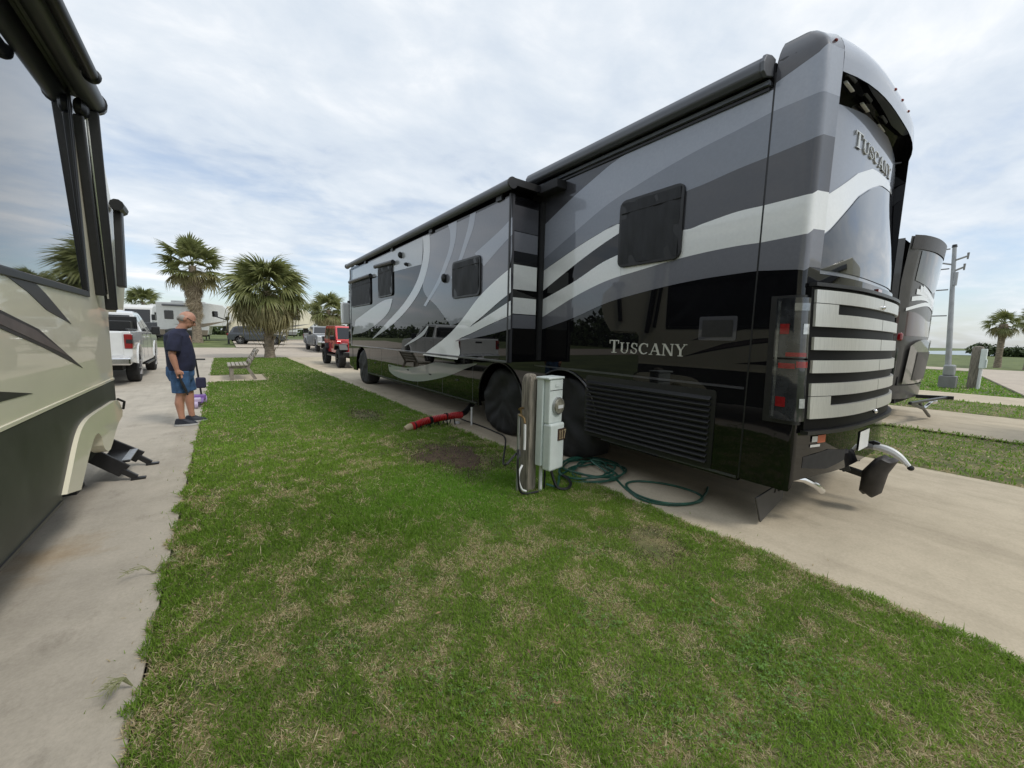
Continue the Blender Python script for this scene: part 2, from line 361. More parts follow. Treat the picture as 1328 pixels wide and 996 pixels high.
def blade_mesh(name, x, y, z0, hgt, wid, dry_bias=0.0, lush=None):
    n = len(x)
    dry = fbm(x, y, 1.5, 3, 5); dry2 = fbm(x, y, 8.5, 40, 3); shade = fbm(x, y, .55, 60, 4)
    dryness = np.clip((dry-.5)*1.5+(dry2-.5)*4.6+.33+dry_bias, 0, 1)
    if lush is not None: dryness = dryness*(1-lush)
    dr = dirt_at(x, y)
    isdry = rng.random(n) < dryness*.62+.05
    g0 = np.array([.108, .205, .020]); g1 = np.array([.30, .470, .066]); s0 = np.array([.40, .31, .15]); s1 = np.array([.76, .66, .44])
    k = np.clip(rng.random(n)*.6+shade*.8-.2, 0, 1)[:, None]
    c = g0*(1-k)+g1*k
    if lush is not None: c = c*(1-lush[:, None]*.45)+np.array([.13, .36, .025])*lush[:, None]*.5
    c = c*(1-.30*np.clip((y-6)/8, 0, 1))[:, None]      # blade colour darkens towards the road
    kd = rng.random(n)[:, None]; cd_ = s0*(1-kd)+s1*kd
    c = np.where(isdry[:, None], cd_, c)
    c = np.where((rng.random(n) < dr*.7)[:, None], np.array([.075, .052, .034])*(.6+.8*kd), c)
    ang = rng.random(n)*2*PI; lean = np.where(isdry, rng.uniform(.9, 1.45, n), rng.uniform(.35, 1.30, n))
    h = hgt*rng.uniform(.5, 1.25, n)*(1-.45*dr)*np.where(rng.random(n) < .05, 1.7, 1)*(.75+.6*fbm(x, y, 3.0, 88, 3))
    dx, dy = np.cos(ang), np.sin(ang); px_, py_ = -dy, dx
    w = wid*rng.uniform(.7, 1.3, n)
    hx = h*np.sin(lean); hzv = h*np.cos(lean)
    tw = rng.uniform(-.5, .5, n)
    V = np.zeros((n, 5, 3))
    V[:, 0] = np.stack([x-px_*w/2, y-py_*w/2, z0], 1); V[:, 1] = np.stack([x+px_*w/2, y+py_*w/2, z0], 1)
    mxp = x+dx*hx*.42; myp = y+dy*hx*.42; mz = z0+hzv*.62
    V[:, 2] = np.stack([mxp+px_*w*.42, myp+py_*w*.42, mz+tw*w], 1); V[:, 3] = np.stack([mxp-px_*w*.42, myp-py_*w*.42, mz-tw*w], 1)
    V[:, 4] = np.stack([x+dx*hx+px_*tw*h*.3, y+dy*hx+py_*tw*h*.3, z0+np.maximum(hzv, .006)], 1)
    me = bpy.data.meshes.new(name); me.vertices.add(n*5); me.vertices.foreach_set('co', V.ravel())
    b5 = (np.arange(n)*5)[:, None]
    loops = np.concatenate([b5+np.array([0, 1, 2, 3]), b5+np.array([3, 2, 4])], 1).ravel()
    me.loops.add(n*7); me.loops.foreach_set('vertex_index', loops.astype(np.int32))
    me.polygons.add(n*2); st = (np.arange(n)*7)[:, None]+np.array([0, 4]); me.polygons.foreach_set('loop_start', st.ravel().astype(np.int32))
    me.update(calc_edges=True)
    a = me.attributes.new('blade', 'FLOAT_COLOR', 'POINT')
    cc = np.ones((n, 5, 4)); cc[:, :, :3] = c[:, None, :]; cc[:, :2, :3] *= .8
    a.data.foreach_set('color', cc.ravel())
    return me
def scatter(x0, x1, y0, y1, dens):        # dens(x, y) blades per square metre; rejection from the densest
    ys = np.arange(y0, y1, .5); X, Y = [], []
    for ya in ys:
        yb = min(ya+.5, y1); d = dens((x0+x1)/2, (ya+yb)/2); n = int((x1-x0)*(yb-ya)*d)
        X.append(rng.uniform(x0, x1, n)); Y.append(rng.uniform(ya, yb, n))
    return np.concatenate(X), np.concatenate(Y)
def hgtmap(x, y): return .018*fbm(x, y, 1.1, 11, 4)
def soil(name, x0, x1, y0, y1, step, mat, hole=None):
    us = np.arange(x0, x1+step*.5, step); vs_ = np.arange(y0, y1+step*.5, step); us[-1] = x1; vs_[-1] = y1
    A, B = np.meshgrid(us, vs_, indexing='ij'); Z = hgtmap(A, B)
    edge = np.minimum(np.minimum(A-x0, x1-A), np.minimum(B-y0, y1-B)); Z = np.where(edge < .01, -.05, Z)
    n = len(vs_); mb = MB(); mb.v = list(zip(A.ravel(), B.ravel(), Z.ravel()))
    for i in range(len(us)-1):
        for j in range(n-1):
            cx, cy = (us[i]+us[i+1])/2, (vs_[j]+vs_[j+1])/2
            if hole and hole(cx, cy): continue
            mb.f.append((i*n+j, (i+1)*n+j, (i+1)*n+j+1, i*n+j+1)); mb.mi.append(0)
    o = mb.build(name, mat, smooth=True, angle=60); return struct(o)
notch = lambda x, y: (x < 1.16) & (y > 14.34) & (y < 16.51)
soil('lawn', -.345, 3.045, -5, 27.3, .16, mSoil, notch)
soil('lawn_right', 7.005, 10.375, -8, 27.3, .4, mSoil)
soil('lawn_beyond', 13.905, 17.045, -8, 27.3, .4, mSoil)
def dn(x, y): d = math.hypot(max(0, y), 1.2); return 33000 if d < 2.6 else max(800, 33000*(2.6/d)**1.9)
X, Y = scatter(-.40, 3.10, -1.2, 27.2, dn)
rag = (vnoise(Y*6, Y*0+3, 5)-.5)*.07+(vnoise(Y*23, Y*0+7, 6)-.5)*.05
keep = ~notch(X, Y) & (X > -.36+rag) & (X < 3.07-rag) & (rng.random(len(X)) > dirt_at(X, Y)*.62)
X, Y = X[keep], Y[keep]; D = np.hypot(np.maximum(Y, 0), 1.2); sc = np.clip(D/2.6, 1, 6.0)
lush = np.clip(1.25-np.hypot((X-1.95)/1.1, (Y-3.35)/.95), 0, 1); lush = np.maximum(lush, np.clip((Y-5)/6, 0, .55)); lush = np.clip(lush*(.45+fbm(X, Y, 1.8, 23, 3)*.9), 0, .95)
tall = 1+.9*np.clip(1.2-np.hypot((X-.95)/.45, (Y-2.9)/.35), 0, 1)
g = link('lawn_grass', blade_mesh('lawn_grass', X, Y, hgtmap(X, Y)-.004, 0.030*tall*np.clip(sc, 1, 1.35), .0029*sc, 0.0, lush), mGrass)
g['kind'] = 'stuff'; g['label'] = 'patchy green and straw-brown mown grass on the lawn between the pads'
X, Y = scatter(6.97, 10.41, -4, 22, lambda x, y: 620 if y < 6 else 260); sc = np.where(Y < 6, 2.6, 4.0)
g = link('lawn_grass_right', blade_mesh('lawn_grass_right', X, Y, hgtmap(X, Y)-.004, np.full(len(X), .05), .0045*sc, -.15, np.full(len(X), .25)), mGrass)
g['kind'] = 'stuff'; g['label'] = 'mown grass on the strip right of the coach pad'
X, Y = scatter(13.88, 17.07, -4, 14, lambda x, y: 260)
g = link('lawn_grass_beyond', blade_mesh('lawn_grass_beyond', X, Y, hgtmap(X, Y)-.004, np.full(len(X), .055), np.full(len(X), .016), -.2, np.full(len(X), .4)), mGrass)
g['kind'] = 'stuff'; g['label'] = 'mown grass on the strip between the two far pads'
X, Y = scatter(19.9, 40, -2, 30, lambda x, y: 60)
kk = Y > np.interp(X, [21.3, 34.5, 40.5], [.35, 2.15, 2.95]); X, Y = X[kk], Y[kk]
g = link('field_grass', blade_mesh('field_grass', X, Y, np.full(len(X), -.06), np.full(len(X), .10), np.full(len(X), .04), -.3, np.full(len(X), .5)), mGrass)
g['kind'] = 'stuff'; g['label'] = 'bright mown grass around the utility pole'
# broad-leaved clover patches in the near lawn
cv, cf_ = [], []
mClover = M('clover_leaf', (.075, .17, .022), .6, var=.35, scale=30, c2=(.14, .27, .04))
for (px_, py_, rr, nn) in ((920, 800, .13, 150), (985, 850, .16, 180), (775, 805, .12, 110), (640, 690, .16, 100), (1010, 900, .14, 130), (420, 850, .12, 70), (560, 870, .14, 80), (700, 905, .12, 60), (860, 930, .14, 80), (500, 760, .18, 80), (1080, 880, .14, 90), (760, 720, .14, 80), (620, 930, .1, 60), (950, 945, .1, 70)):
    c = G((px_, py_))
    for i in range(int(nn*.8)):
        x, y = rng.normal(c[0], rr*.85), rng.normal(c[1], rr*.7)
        if not (-.3 < x < 3.0): continue
        z = float(hgtmap(np.array([x]), np.array([y]))[0])+rng.uniform(.012, .032); r = rng.uniform(.004, .009)
        for q in range(3):
            a = rng.uniform(0, 6.28) if q == 0 else a+2.09
            k = len(cv); ca, sa = math.cos(a), math.sin(a); t1, t2 = rng.uniform(-.3, .5, 2)
            cv += [(x, y, z), (x+r*(ca-sa*.55), y+r*(sa+ca*.55), z+r*t1), (x+1.5*r*ca, y+1.5*r*sa, z+r*t2), (x+r*(ca+sa*.55), y+r*(sa-ca*.55), z+r*t1)]
            cf_.append((k, k+1, k+2, k+3))
me = bpy.data.meshes.new('clover'); me.from_pydata(cv, [], cf_); o = link('clover', me, mClover); o['kind'] = 'stuff'; o['label'] = 'bright broad-leaved clover patches in the lawn'

mDirt = M('bare_earth', (.085, .056, .036), .95, var=.4, scale=9, bump=.6, bscale=40)
for i, (cx, cy, rx, ry) in enumerate(DIRT[:1]):
    ring = [(cx+rx*.95*math.cos(a)*(1+.18*math.sin(3*a+i)+.1*math.sin(7*a)), cy+ry*.9*math.sin(a)*(1+.15*math.cos(4*a))) for a in [2*PI*k/28 for k in range(28)]]
    mb = MB(); mb.v = [(cx, cy, 0)] + [(cx+(x-cx)*f, cy+(y-cy)*f, 0) for f in (.35, .7, 1) for x, y in ring]
    vv = np.array(mb.v); zz = hgtmap(vv[:, 0], vv[:, 1])+.006; zz[-28:] -= .012; mb.v = [(x, y, z) for (x, y, _), z in zip(mb.v, zz)]
    mb.f = [(0, 1+k, 1+(k+1) % 28) for k in range(28)] + [(1+28*r+k, 1+28*(r+1)+k, 1+28*(r+1)+(k+1) % 28, 1+28*r+(k+1) % 28) for r in range(2) for k in range(28)]; mb.mi = [0]*len(mb.f)
    struct(mb.build('bare_soil_patch', mDirt, None, smooth=True))

# clippings blown onto the pads and a few dead leaves
n_ = 500; Yc_ = rng.uniform(.2, 12, n_)**1.0; side_ = rng.random(n_) < .5; off_ = np.abs(rng.normal(0, .10, n_))
X = np.where(side_, -.36-off_, 3.06+off_); g = link('grass_clippings', blade_mesh('grass_clippings', X, Yc_, np.full(n_, .002), np.full(n_, .022), np.full(n_, .0035), .5), mGrass); g['kind'] = 'stuff'; g['label'] = 'dry grass clippings scattered along the pad edges'
lv, lf = [], []
for i in range(70):
    x, y = rng.uniform(-.2, 2.9), rng.uniform(.6, 7); z = float(hgtmap(np.array([x]), np.array([y]))[0])+rng.uniform(.02, .04); a = rng.uniform(0, 6.28); r = rng.uniform(.007, .017); k = len(lv); ca, sa = math.cos(a)*r, math.sin(a)*r
    lv += [(x-ca*1.5, y-sa*1.5, z), (x+sa*.6, y-ca*.6, z+r*rng.uniform(0, .6)), (x+ca*1.5, y+sa*1.5, z+r*rng.uniform(-.2, .6)), (x-sa*.6, y+ca*.6, z+r*rng.uniform(0, .6))]; lf += [(k, k+1, k+2), (k, k+2, k+3)]
me = bpy.data.meshes.new('fallen_leaves'); me.from_pydata(lv, [], lf); o = link('fallen_leaves', me, M('dead_leaf', (.24, .16, .08), .7, var=.5, scale=8)); o['kind'] = 'stuff'; o['label'] = 'small brown dead leaves scattered on the lawn'
# ------------------------------------------------------------ the big motorhome
mBlack = M('coach_black_paint', (.005, .005, .006), .4, coat=1.0, var=.15, scale=2, spec=0.0, coatrough=.008)
mPaintA = M('coach_silver_blue_paint', (.30, .32, .37), .35, metal=.15, coat=1.0, var=.04, scale=40, spec=.2)
mPaintB = M('coach_mid_grey_paint', (.185, .20, .235), .35, metal=.15, coat=1.0, var=.04, scale=40, spec=.2)
mPaintC = M('coach_charcoal_paint', (.055, .055, .063), .35, metal=.1, coat=1.0, var=.05, scale=40, spec=.2)
mPaintW = M('coach_pearl_paint', (.76, .77, .76), .35, metal=.1, coat=1.0, var=.03, scale=40)
mPaintD = M('coach_slate_paint', (.155, .158, .18), .35, metal=.15, coat=1.0, var=.04, scale=40, spec=.2)
mPaintS = M('coach_silver_paint', (.36, .37, .38), .35, metal=.15, coat=1.0, var=.04, scale=40, spec=.2)
mPaintP = M('coach_soft_pearl_paint', (.50, .51, .52), .35, metal=.15, coat=1.0, var=.05, scale=40, spec=.2)
mRoofW = M('coach_roof_white', (.6, .6, .58), .6)
mAwn = M('awning_charcoal_metal', (.13, .135, .15), .42, metal=.3, var=.12, scale=5, stretch=(6, .3, 6))
mAwnF = M('awning_black_fabric', (.016, .016, .018), .8, var=.2, scale=12, bump=.2, bscale=200)
mRub = M('black_rubber', (.014, .014, .015), .7, var=.25, scale=20)
mPlas = M('black_plastic', (.013, .013, .014), .38, var=.2, scale=20)
mVinyl = M('black_vinyl', (.008, .008, .009), .6, var=.3, scale=5, bump=.4, bscale=12, spec=.45)
mMesh = M('black_window_mesh', (.018, .019, .022), .72, var=.35, scale=3.5, bump=.35, bscale=6, stretch=(1, 2.5, .6))
mChrome = M('chrome', (.75, .75, .76), .12, metal=1.0, var=.05)
mBrush = M('brushed_silver', (.66, .66, .63), .36, metal=.7, var=.10, scale=3, stretch=(60, 60, 1))
mGlassD = M('dark_glass', (.006, .007, .008), .04, coat=.6, var=.1)
mRed = M('red_lens', (.22, .008, .010), .15, coat=.8, var=.2, scale=30)
mLensW = M('white_reflector', (.50, .52, .54), .18, metal=.35, coat=.8, var=.25, scale=30)
mLensG = M('smoky_lens', (.045, .047, .052), .08, metal=.4, coat=1.0, var=.5, scale=9)
mLensC = M('lens_chrome_and_glint', (.20, .21, .22), .12, metal=.8, coat=.8, var=.4, scale=14); mAmber = M('amber_lens', (.55, .20, .03), .25, coat=.5)
mWhiteP = M('white_plastic', (.72, .73, .73), .35, var=.05)
mLet = M('raised_silver_letters', (.60, .60, .57), .3, metal=.55, var=.05)
mUnder = M('underbody_black', (.008, .008, .008), .9)
mCover = M('brown_grey_canvas_cover', (.040, .036, .035), .55, var=.35, scale=8, bump=.5, bscale=14)

XL, XR, YSEAM, YFRONT = 3.42, 5.97, 1.42, 13.3
coach = thing('motorhome', 'large black and silver swoosh-painted motorhome with its side slide-out extended', 'motorhome', (4.7, 7.2, 0))
YS0 = float(PX((700, 470), XL)[1]); XS = float(PY((658, 469), YS0)[0]); YS1 = float(PX((456, 440), XS)[1]); ZS0, ZS1 = 1.19, 3.21
def arch(cy, r, zc=.52, zb=.36, n=12):
    a0 = math.asin((zb-zc)/r); return [(cy - r*math.cos(a0+(PI-2*a0)*k/n), zc + r*math.sin(a0+(PI-2*a0)*k/n)) for k in range(n+1)]
WY = (3.56, 4.95, 12.35)
prof = [(YSEAM+.004, .36)] + arch(WY[0], .61) + arch(WY[1], .61) + arch(WY[2], .61) + [(YFRONT, .36), (YFRONT, 3.57), (YSEAM+.004, 3.57)]
MB().px(prof, XL, XL+.05).build('side_wall', mBlack, coach)
MB().px(prof, XR-.05, XR).build('side_wall', mBlack, coach)
b = MB().box(XL+.052, XR-.052, YSEAM+.02, YFRONT, 1.14, 3.56)
b.box(XL+.10, XR-.10, 1.5, WY[0]-.66, .50, 1.12).box(XL+.62, XR-.62, WY[0]-.64, WY[1]+.64, .50, 1.12).box(XL+.08, XR-.08, WY[1]+.66, WY[2]-.66, .42, 1.12)
b.build('chassis', mUnder, coach)
MB().py([(XL+.03, 3.565), (XL+.12, 3.60), (XL+.5, 3.63), (4.695, 3.65), (XR-.5, 3.63), (XR-.12, 3.60), (XR-.03, 3.565)], YSEAM+.01, YFRONT+.12).build('roof', mRoofW, coach)
MB().px([(YFRONT+.004, .36), (YFRONT+.45, .42), (YFRONT+.55, 1.3), (YFRONT+.36, 3.2), (YFRONT+.12, 3.6), (YFRONT+.004, 3.66)], XL, XR).build('front_cap', mBlack, coach, bevel=.06, seg=3)
MB().add([(XL+.15, YFRONT+.548, 1.45), (XR-.15, YFRONT+.548, 1.45), (XR-.15, YFRONT+.395, 2.95), (XL+.15, YFRONT+.395, 2.95)], [(0, 1, 2, 3)]).build('windshield', mGlassD, coach)
# --- rear cap: a bulged shell in (t, z); t 0-1 side, 1-2 left corner, 2-3 rear, 3-4 right corner, 4-5 right side
def P(t, z, off=0.0):
    ins = .13*max(0, (z-3.50)/.24)**2
    xl, xr = XL+ins*.8-off, XR-ins*.8+off
    yc = 1.10+ins-off - .05*max(0, min(1, (2.0-z)/1.2)); r = .055+off; bl = .15
    if t <= 1: return (xl, YSEAM+(yc+r-YSEAM)*t, z)
    if t <= 2: a = (t-1)*PI/2; return (xl+r-r*math.cos(a), yc+r-r*math.sin(a), z)
    if t <= 3:
        x = xl+r+(xr-xl-2*r)*(t-2); u = (x-4.695)/1.2; return (x, yc-bl*max(0, 1-abs(u)**3), z)
    if t <= 4: a = (t-3)*PI/2; return (xr-r+r*math.sin(a), yc+r-r*math.cos(a), z)
    return (xr, yc+r+(YSEAM-yc-r)*(t-4), z)
def tX(x): return 2+(x-(XL+.055))/(XR-XL-.11)
ZB = lambda t: .38 if t < 1.6 or t > 3.4 else .38+.10*min(1, (min(t-1.6, 3.4-t))/.5)
TS = [0, .5, 1, 1.25, 1.5, 1.75, 2, 2.05, 2.12] + [2.12+.76*k/12 for k in range(1, 12)] + [2.88, 2.95, 3, 3.25, 3.5, 3.75, 4, 4.5, 5]
OT0, OT1, OZ0, OZ1 = 2.05, 2.95, 2.02, 3.40
ZSX = [0, .12, .30, .50, .72, .95, 1.2, 1.5, 1.8, 2.02, 2.3, 2.6, 2.9, 3.2, 3.40, 3.46, 3.52, 3.58, 3.64, 3.69, 3.74]
cap = MB(); n = len(ZSX)
for t in TS:
    for z in ZSX: cap.v.append(P(t, max(z, ZB(t)) if z > .5 else ZB(t)+(max(.5, ZB(t))-ZB(t))*z/.5))
for i in range(len(TS)-1):
    for j in range(n-1):
        if OT0-1e-6 <= TS[i] and TS[i+1] <= OT1+1e-6 and OZ0-1e-6 <= ZSX[j] and ZSX[j+1] <= OZ1+1e-6: continue
        cap.f.append((i*n+j, (i+1)*n+j, (i+1)*n+j+1, i*n+j+1)); cap.mi.append(0)
cap.f.append(tuple(i*n+n-1 for i in range(len(TS)))); cap.mi.append(0)
cap.build('rear_cap', mBlack, coach, smooth=True, angle=40, weld=False)
def cpatch(name, ts, lo, hi, mat, off=.004, thick=0.0, parent=None, nz=3):
    mb = MB()
    f = lambda o: (lambda u, v: P(u, lo(u)+(hi(u)-lo(u))*v, o))
    vv = [k/nz for k in range(nz+1)]
    mb.grid(f(off), ts, vv)
    if thick:
        mb.grid(lambda u, v: P(u, hi(u), off-thick*v), ts, [0, 1]).grid(lambda u, v: P(u, lo(u), off-thick*v), ts, [0, 1])
        for u in (ts[0], ts[-1]): mb.grid(lambda q, v: P(u, lo(u)+(hi(u)-lo(u))*q, off-thick*v), vv, [0, 1])
    return mb.build(name, mat, parent or coach, smooth=True, angle=30, weld=True)
# recess floor, visor underside and the domed inner panel
def QY(x, z):
    d = 1.175-.110*(1-abs((x-4.695)/1.2)**2.4); s_ = max(0, min(1, (z-2.02)/1.05)); s_ = s_*s_*(3-2*s_)
    return d*s_+min(d, P(tX(x), z)[1]+.03)*(1-s_)
xo0, xo1 = P(OT0, 3)[0], P(OT1, 3)[0]
xs = [xo0+(xo1-xo0)*k/18 for k in range(19)]; zs = [OZ0+(3.46-OZ0)*k/10 for k in range(11)]
fl = MB().grid(lambda x, z: (x, QY(x, z)+.02, z), xs, zs)
fl.grid(lambda x, v: (x, P(tX(x), OZ1)[1]*(1-v)+(QY(x, OZ1)+.02)*v, OZ1+.02*v), xs, [0, .5, 1])
for xx, tt in ((xo0, OT0), (xo1, OT1)): fl.grid(lambda z, v: (xx, P(tt, z)[1]*(1-v)+(QY(xx, z)+.02)*v, z), zs[:10]+[OZ1], [0, 1])
fl.grid(lambda x, v: (x, P(tX(x), OZ0)[1]*(1-v)+(QY(x, OZ0)+.02)*v, OZ0), xs, [0, 1])
fl.build('rear_recess', mBlack, coach, smooth=True, angle=30)
def archz(x): return float(np.interp(x, [3.50, 3.65, 4.25, 4.94, 5.4, 5.74, 5.95], [3.20, 3.26, 3.34, 3.37, 3.31, 3.18, 3.02]))
px_s = [xo0+.006+(xo1-.006-xo0-.006)*k/20 for k in range(21)]
MB().grid(lambda x, v: (x, QY(x, 2.03+(archz(x)-2.03)*v)-.004, 2.03+(archz(x)-2.03)*v), px_s, [k/10 for k in range(11)]).build('rear_panel', mPaintB, coach, smooth=True, angle=30)
Wt = lambda x: float(np.interp(x, [3.5, 3.65, 3.9, 4.2, 4.57, 5.13, 5.5], [2.53, 2.59, 2.72, 2.88, 3.01, 3.05, 3.0]))
Wb = lambda x: float(np.interp(x, [3.5, 3.65, 3.9, 4.2, 4.5, 4.85, 5.33, 5.5], [2.25, 2.31, 2.50, 2.70, 2.83, 2.94, 2.99, 2.985]))
ws = [xo0+.008+(5.5-xo0-.008)*k/16 for k in range(17)]
MB().grid(lambda x, v: (x, QY(x, Wb(x)+(Wt(x)-Wb(x))*v)-.009, Wb(x)+(Wt(x)-Wb(x))*v), ws, [0, .5, 1]).build('swoosh', mPaintW, coach, smooth=True)
# dark back window below the crescent
wl = lambda x: 2.06
wx = [xo0+.02+(xo1-.03-xo0-.02)*k/24 for k in range(25)]; wt_ = lambda x: max(wl(x)+.02, min(Wb(x)-.012 if x < 5.45 else 9, 3.10-1.2*max(0, x-5.45)**2))
MB().grid(lambda x, v: (x, QY(x, wl(x)+(wt_(x)-wl(x))*v)-.010, wl(x)+(wt_(x)-wl(x))*v), wx, [k/8 for k in range(9)]).build('rear_window', mGlassD, coach, smooth=True, angle=40)
letters('TUSCANY', .098, lambda u, v, w: (4.08+u*1.6, QY(4.08+u*1.6, 3.06+v)-.010-w, 3.06+v), 1.2, 'rear_letter', mLet, coach)
for xx in (3.80, 4.22, 4.72):
    MB().obox((xx, 1.075, 3.385), (.085, 0, 0), (0, .012, 0), (0, .004, .010)).build('clearance_lamp', mWhiteP, coach, bevel=.004)
for xx in (4.02, 5.0): MB().ball((xx, 1.165, 3.365), .022, 8, 6).build('recess_lamp', mAmber, coach, smooth=True)
for xx, zz in ((3.50, 3.60), (4.45, 3.545), (4.695, 3.55), (4.94, 3.545), (5.85, 3.55)):
    p = P(tX(max(xx, 3.52)), zz, .004); MB().ball(p, (.020, .012, .010), 8, 6).build('marker_lamp', mRed, coach, smooth=True)
# --- painted bands: boundaries read on the side wall, then carried round the corner
def zc_(x, y): q = PX((660+x/2.372, 60+y/2.372), XL); return (q[1], q[2])
def z7_(x, y): return float(PX((960+x/2.93, 20+y/2.93), XL+.02)[2])
def curve(pts, corner, rear=None):
    yz = sorted(zc_(*p) for p in pts); ys = [a for a, _ in yz]; zz = [c for _, c in yz]
    zse = float(np.interp(YSEAM, ys, zz)) if ys[0] <= YSEAM else zz[0]+(zz[1]-zz[0])/(ys[1]-ys[0])*(YSEAM-ys[0])
    zr = corner if rear is None else rear
    pts_ = smoothline([(a, c) for a, c in yz], 5); ya = [p[0] for p in pts_]; za = [p[1] for p in pts_]
    return (lambda y: float(np.interp(y, ya, za)) if y >= ys[0] else zse+(zz[0]-zse)*(y-YSEAM)/max(1e-3, ys[0]-YSEAM)), \
           (lambda t: zse+(corner-zse)*min(1, t/1.5) if t <= 1.5 else corner+(zr-corner)*min(1, (t-1.5)/.55))
cAt = curve([(815, 118), (420, 300), (330, 352), (260, 410), (190, 472), (100, 560)], z7_(265, 140))
cAB = curve([(815, 200), (700, 260), (600, 310), (500, 365), (400, 425), (300, 490), (200, 575), (100, 662)], z7_(265, 310))
cBC = curve([(800, 340), (700, 380), (600, 425), (545, 447), (450, 495), (340, 545), (280, 575), (200, 625), (100, 695)], z7_(265, 470), z7_(265, 470)+.02)
cCW = curve([(785, 490), (700, 510), (600, 545), (540, 565), (440, 560), (340, 546), (280, 576), (200, 626), (100, 696)], z7_(265, 680), z7_(265, 680)+.03)
cWD = curve([(770, 605), (700, 615), (600, 635), (500, 660), (400, 690), (300, 722), (200, 772), (100, 836)], z7_(255, 830), z7_(255, 830)+.04)
cDK = curve([(775, 690), (700, 700), (600, 715), (500, 735), (400, 760), (300, 790), (200, 835), (100, 872)], z7_(240, 970), z7_(240, 970)+.03)
def band(name, top, bot, mat, y0=YSEAM, y1=YS0+.25, wrap=True, ztop=None):
    ys = np.linspace(y0+.006, y1, 40); lo = lambda y: bot[0](y); hi = lambda y: max(lo(y), min(top[0](y), 3.385) if top else 3.385)
    mb = MB().grid(lambda y, v: (XL-.004, y, lo(y)+(hi(y)-lo(y))*v), ys, [0, 1])
    mb.grid(lambda y, v: (XL-.004*(1-v)+.002*v, y, hi(y)), ys, [0, 1])
    mb.build(name, mat, coach, smooth=False)
    if wrap:
        ts = [.006/(YSEAM-1.19), .35, .7, 1, 1.2, 1.4, 1.5, 1.6, 1.8, 2.0, OT0-.002]
        cpatch(name, ts, bot[1], top[1] if top else (lambda t: 3.72), mat)
cTop = ((lambda y: 3.385), (lambda t: 3.72))
band('paint_band', cTop, cAt, mPaintC, wrap=True)
band('paint_band', cAt, cAB, mPaintA)
band('paint_band', cAB, cBC, mPaintB)
yw = zc_(345, 600)[0]-.022
band('paint_band', cBC, cCW, mPaintC, y1=yw)
band('paint_band', cCW, cWD, mPaintW, y1=yw)
band('paint_band', cWD, cDK, mPaintD)
W1b = curve([(340, 575), (280, 615), (200, 675), (100, 757)], 2)[0]; W2t = curve([(340, 640), (280, 670), (200, 725), (100, 782)], 2)[0]
ywl = zc_(345, 600)[0]
def ribbon(name, lo, hi, mat, y0, y1, x, n=20):
    ys = np.linspace(y0, y1, n); return MB().grid(lambda y, v: (x, y, lo(y)+(hi(y)-lo(y))*v), ys, [0, 1]).build(name, mat, coach)
ribbon('paint_band', W1b, cCW[0], mPaintW, ywl-.02, YS0+.25, XL-.004)
ribbon('paint_band', cWD[0], W2t, mPaintW, ywl-.02, YS0+.25, XL-.004)
ribbon('paint_band', W2t, W1b, mBlack, ywl-.02, YS0+.25, XL-.004)
# upper frame round the visor: silver over the outer shell above and at the right of the opening
cpatch('cap_frame', [OT0-.001]+[OT0+(OT1-OT0)*k/14 for k in range(1, 14)]+[OT1, 3, 3.25, 3.5, 3.75, 4], lambda t: OZ1+.004, lambda t: 3.735, mPaintA, nz=8)
cpatch('cap_frame', [OT1+.003, 3, 3.25, 3.5, 3.75, 4], lambda t: 2.0, lambda t: OZ1+.004, mPaintS, nz=6)
MB().grid(lambda z, v: (P(0, z)[0]-.002, YSEAM-.006+.012*v, z), [.38, 1, 2, 3, 3.5], [0, 1]).build('cap_seam', mPlas, coach)
# --- rear grille: six silver bars on the bulged engine door
mDoor = M('satin_black_door', (.003, .003, .0035), .5, spec=.12); gz0, gz1 = .88, 1.92
cpatch('engine_door', [2.0+.985*k/20 for k in range(21)], lambda t: gz0-.02, lambda t: gz1, mDoor, off=.03, thick=.03, nz=2)
for k in range(6):
    z1 = gz1-.02-k*.1715; z0 = z1-.094
    for a, c in ((2.012, 2.488), (2.494, 2.975)):
        cpatch('grille_bar', [a+(c-a)*q/10 for q in range(11)], lambda t: z0, lambda t: z1, mBrush, off=.052, thick=.022)
for z1, t0, t1 in ((gz1-.02-.100, 2.012, 2.11), (gz1-.02-4*.1715-.100, 2.012, 2.10)):
    cpatch('grille_web', [t0+(t1-t0)*q/4 for q in range(5)], lambda t: z1-.072, lambda t: z1+.001, mBrush, off=.051, thick=.022)
cpatch('door_frame', [2.0+.985*k/20 for k in range(21)], lambda t: gz1+.004, lambda t: gz1+.03, mPlas, off=.06, thick=.05, nz=1)
cpatch('door_frame', [2.0+.985*k/20 for k in range(21)], lambda t: gz0-.05, lambda t: gz0-.022, mPlas, off=.06, thick=.05, nz=1)
MB().ball(P(2.47, 1.83, .056), .02, 8, 6).build('door_lock', mChrome, coach, smooth=True)
MB().ball(P(2.47, .93, .056), .02, 8, 6).build('door_lock', mChrome, coach, smooth=True)
p = P(2.5, 1.985, .006); MB().obox(p, (.06, 0, 0), (0, .01, 0), (0, 0, .012)).build('brake_lamp', mRed, coach)
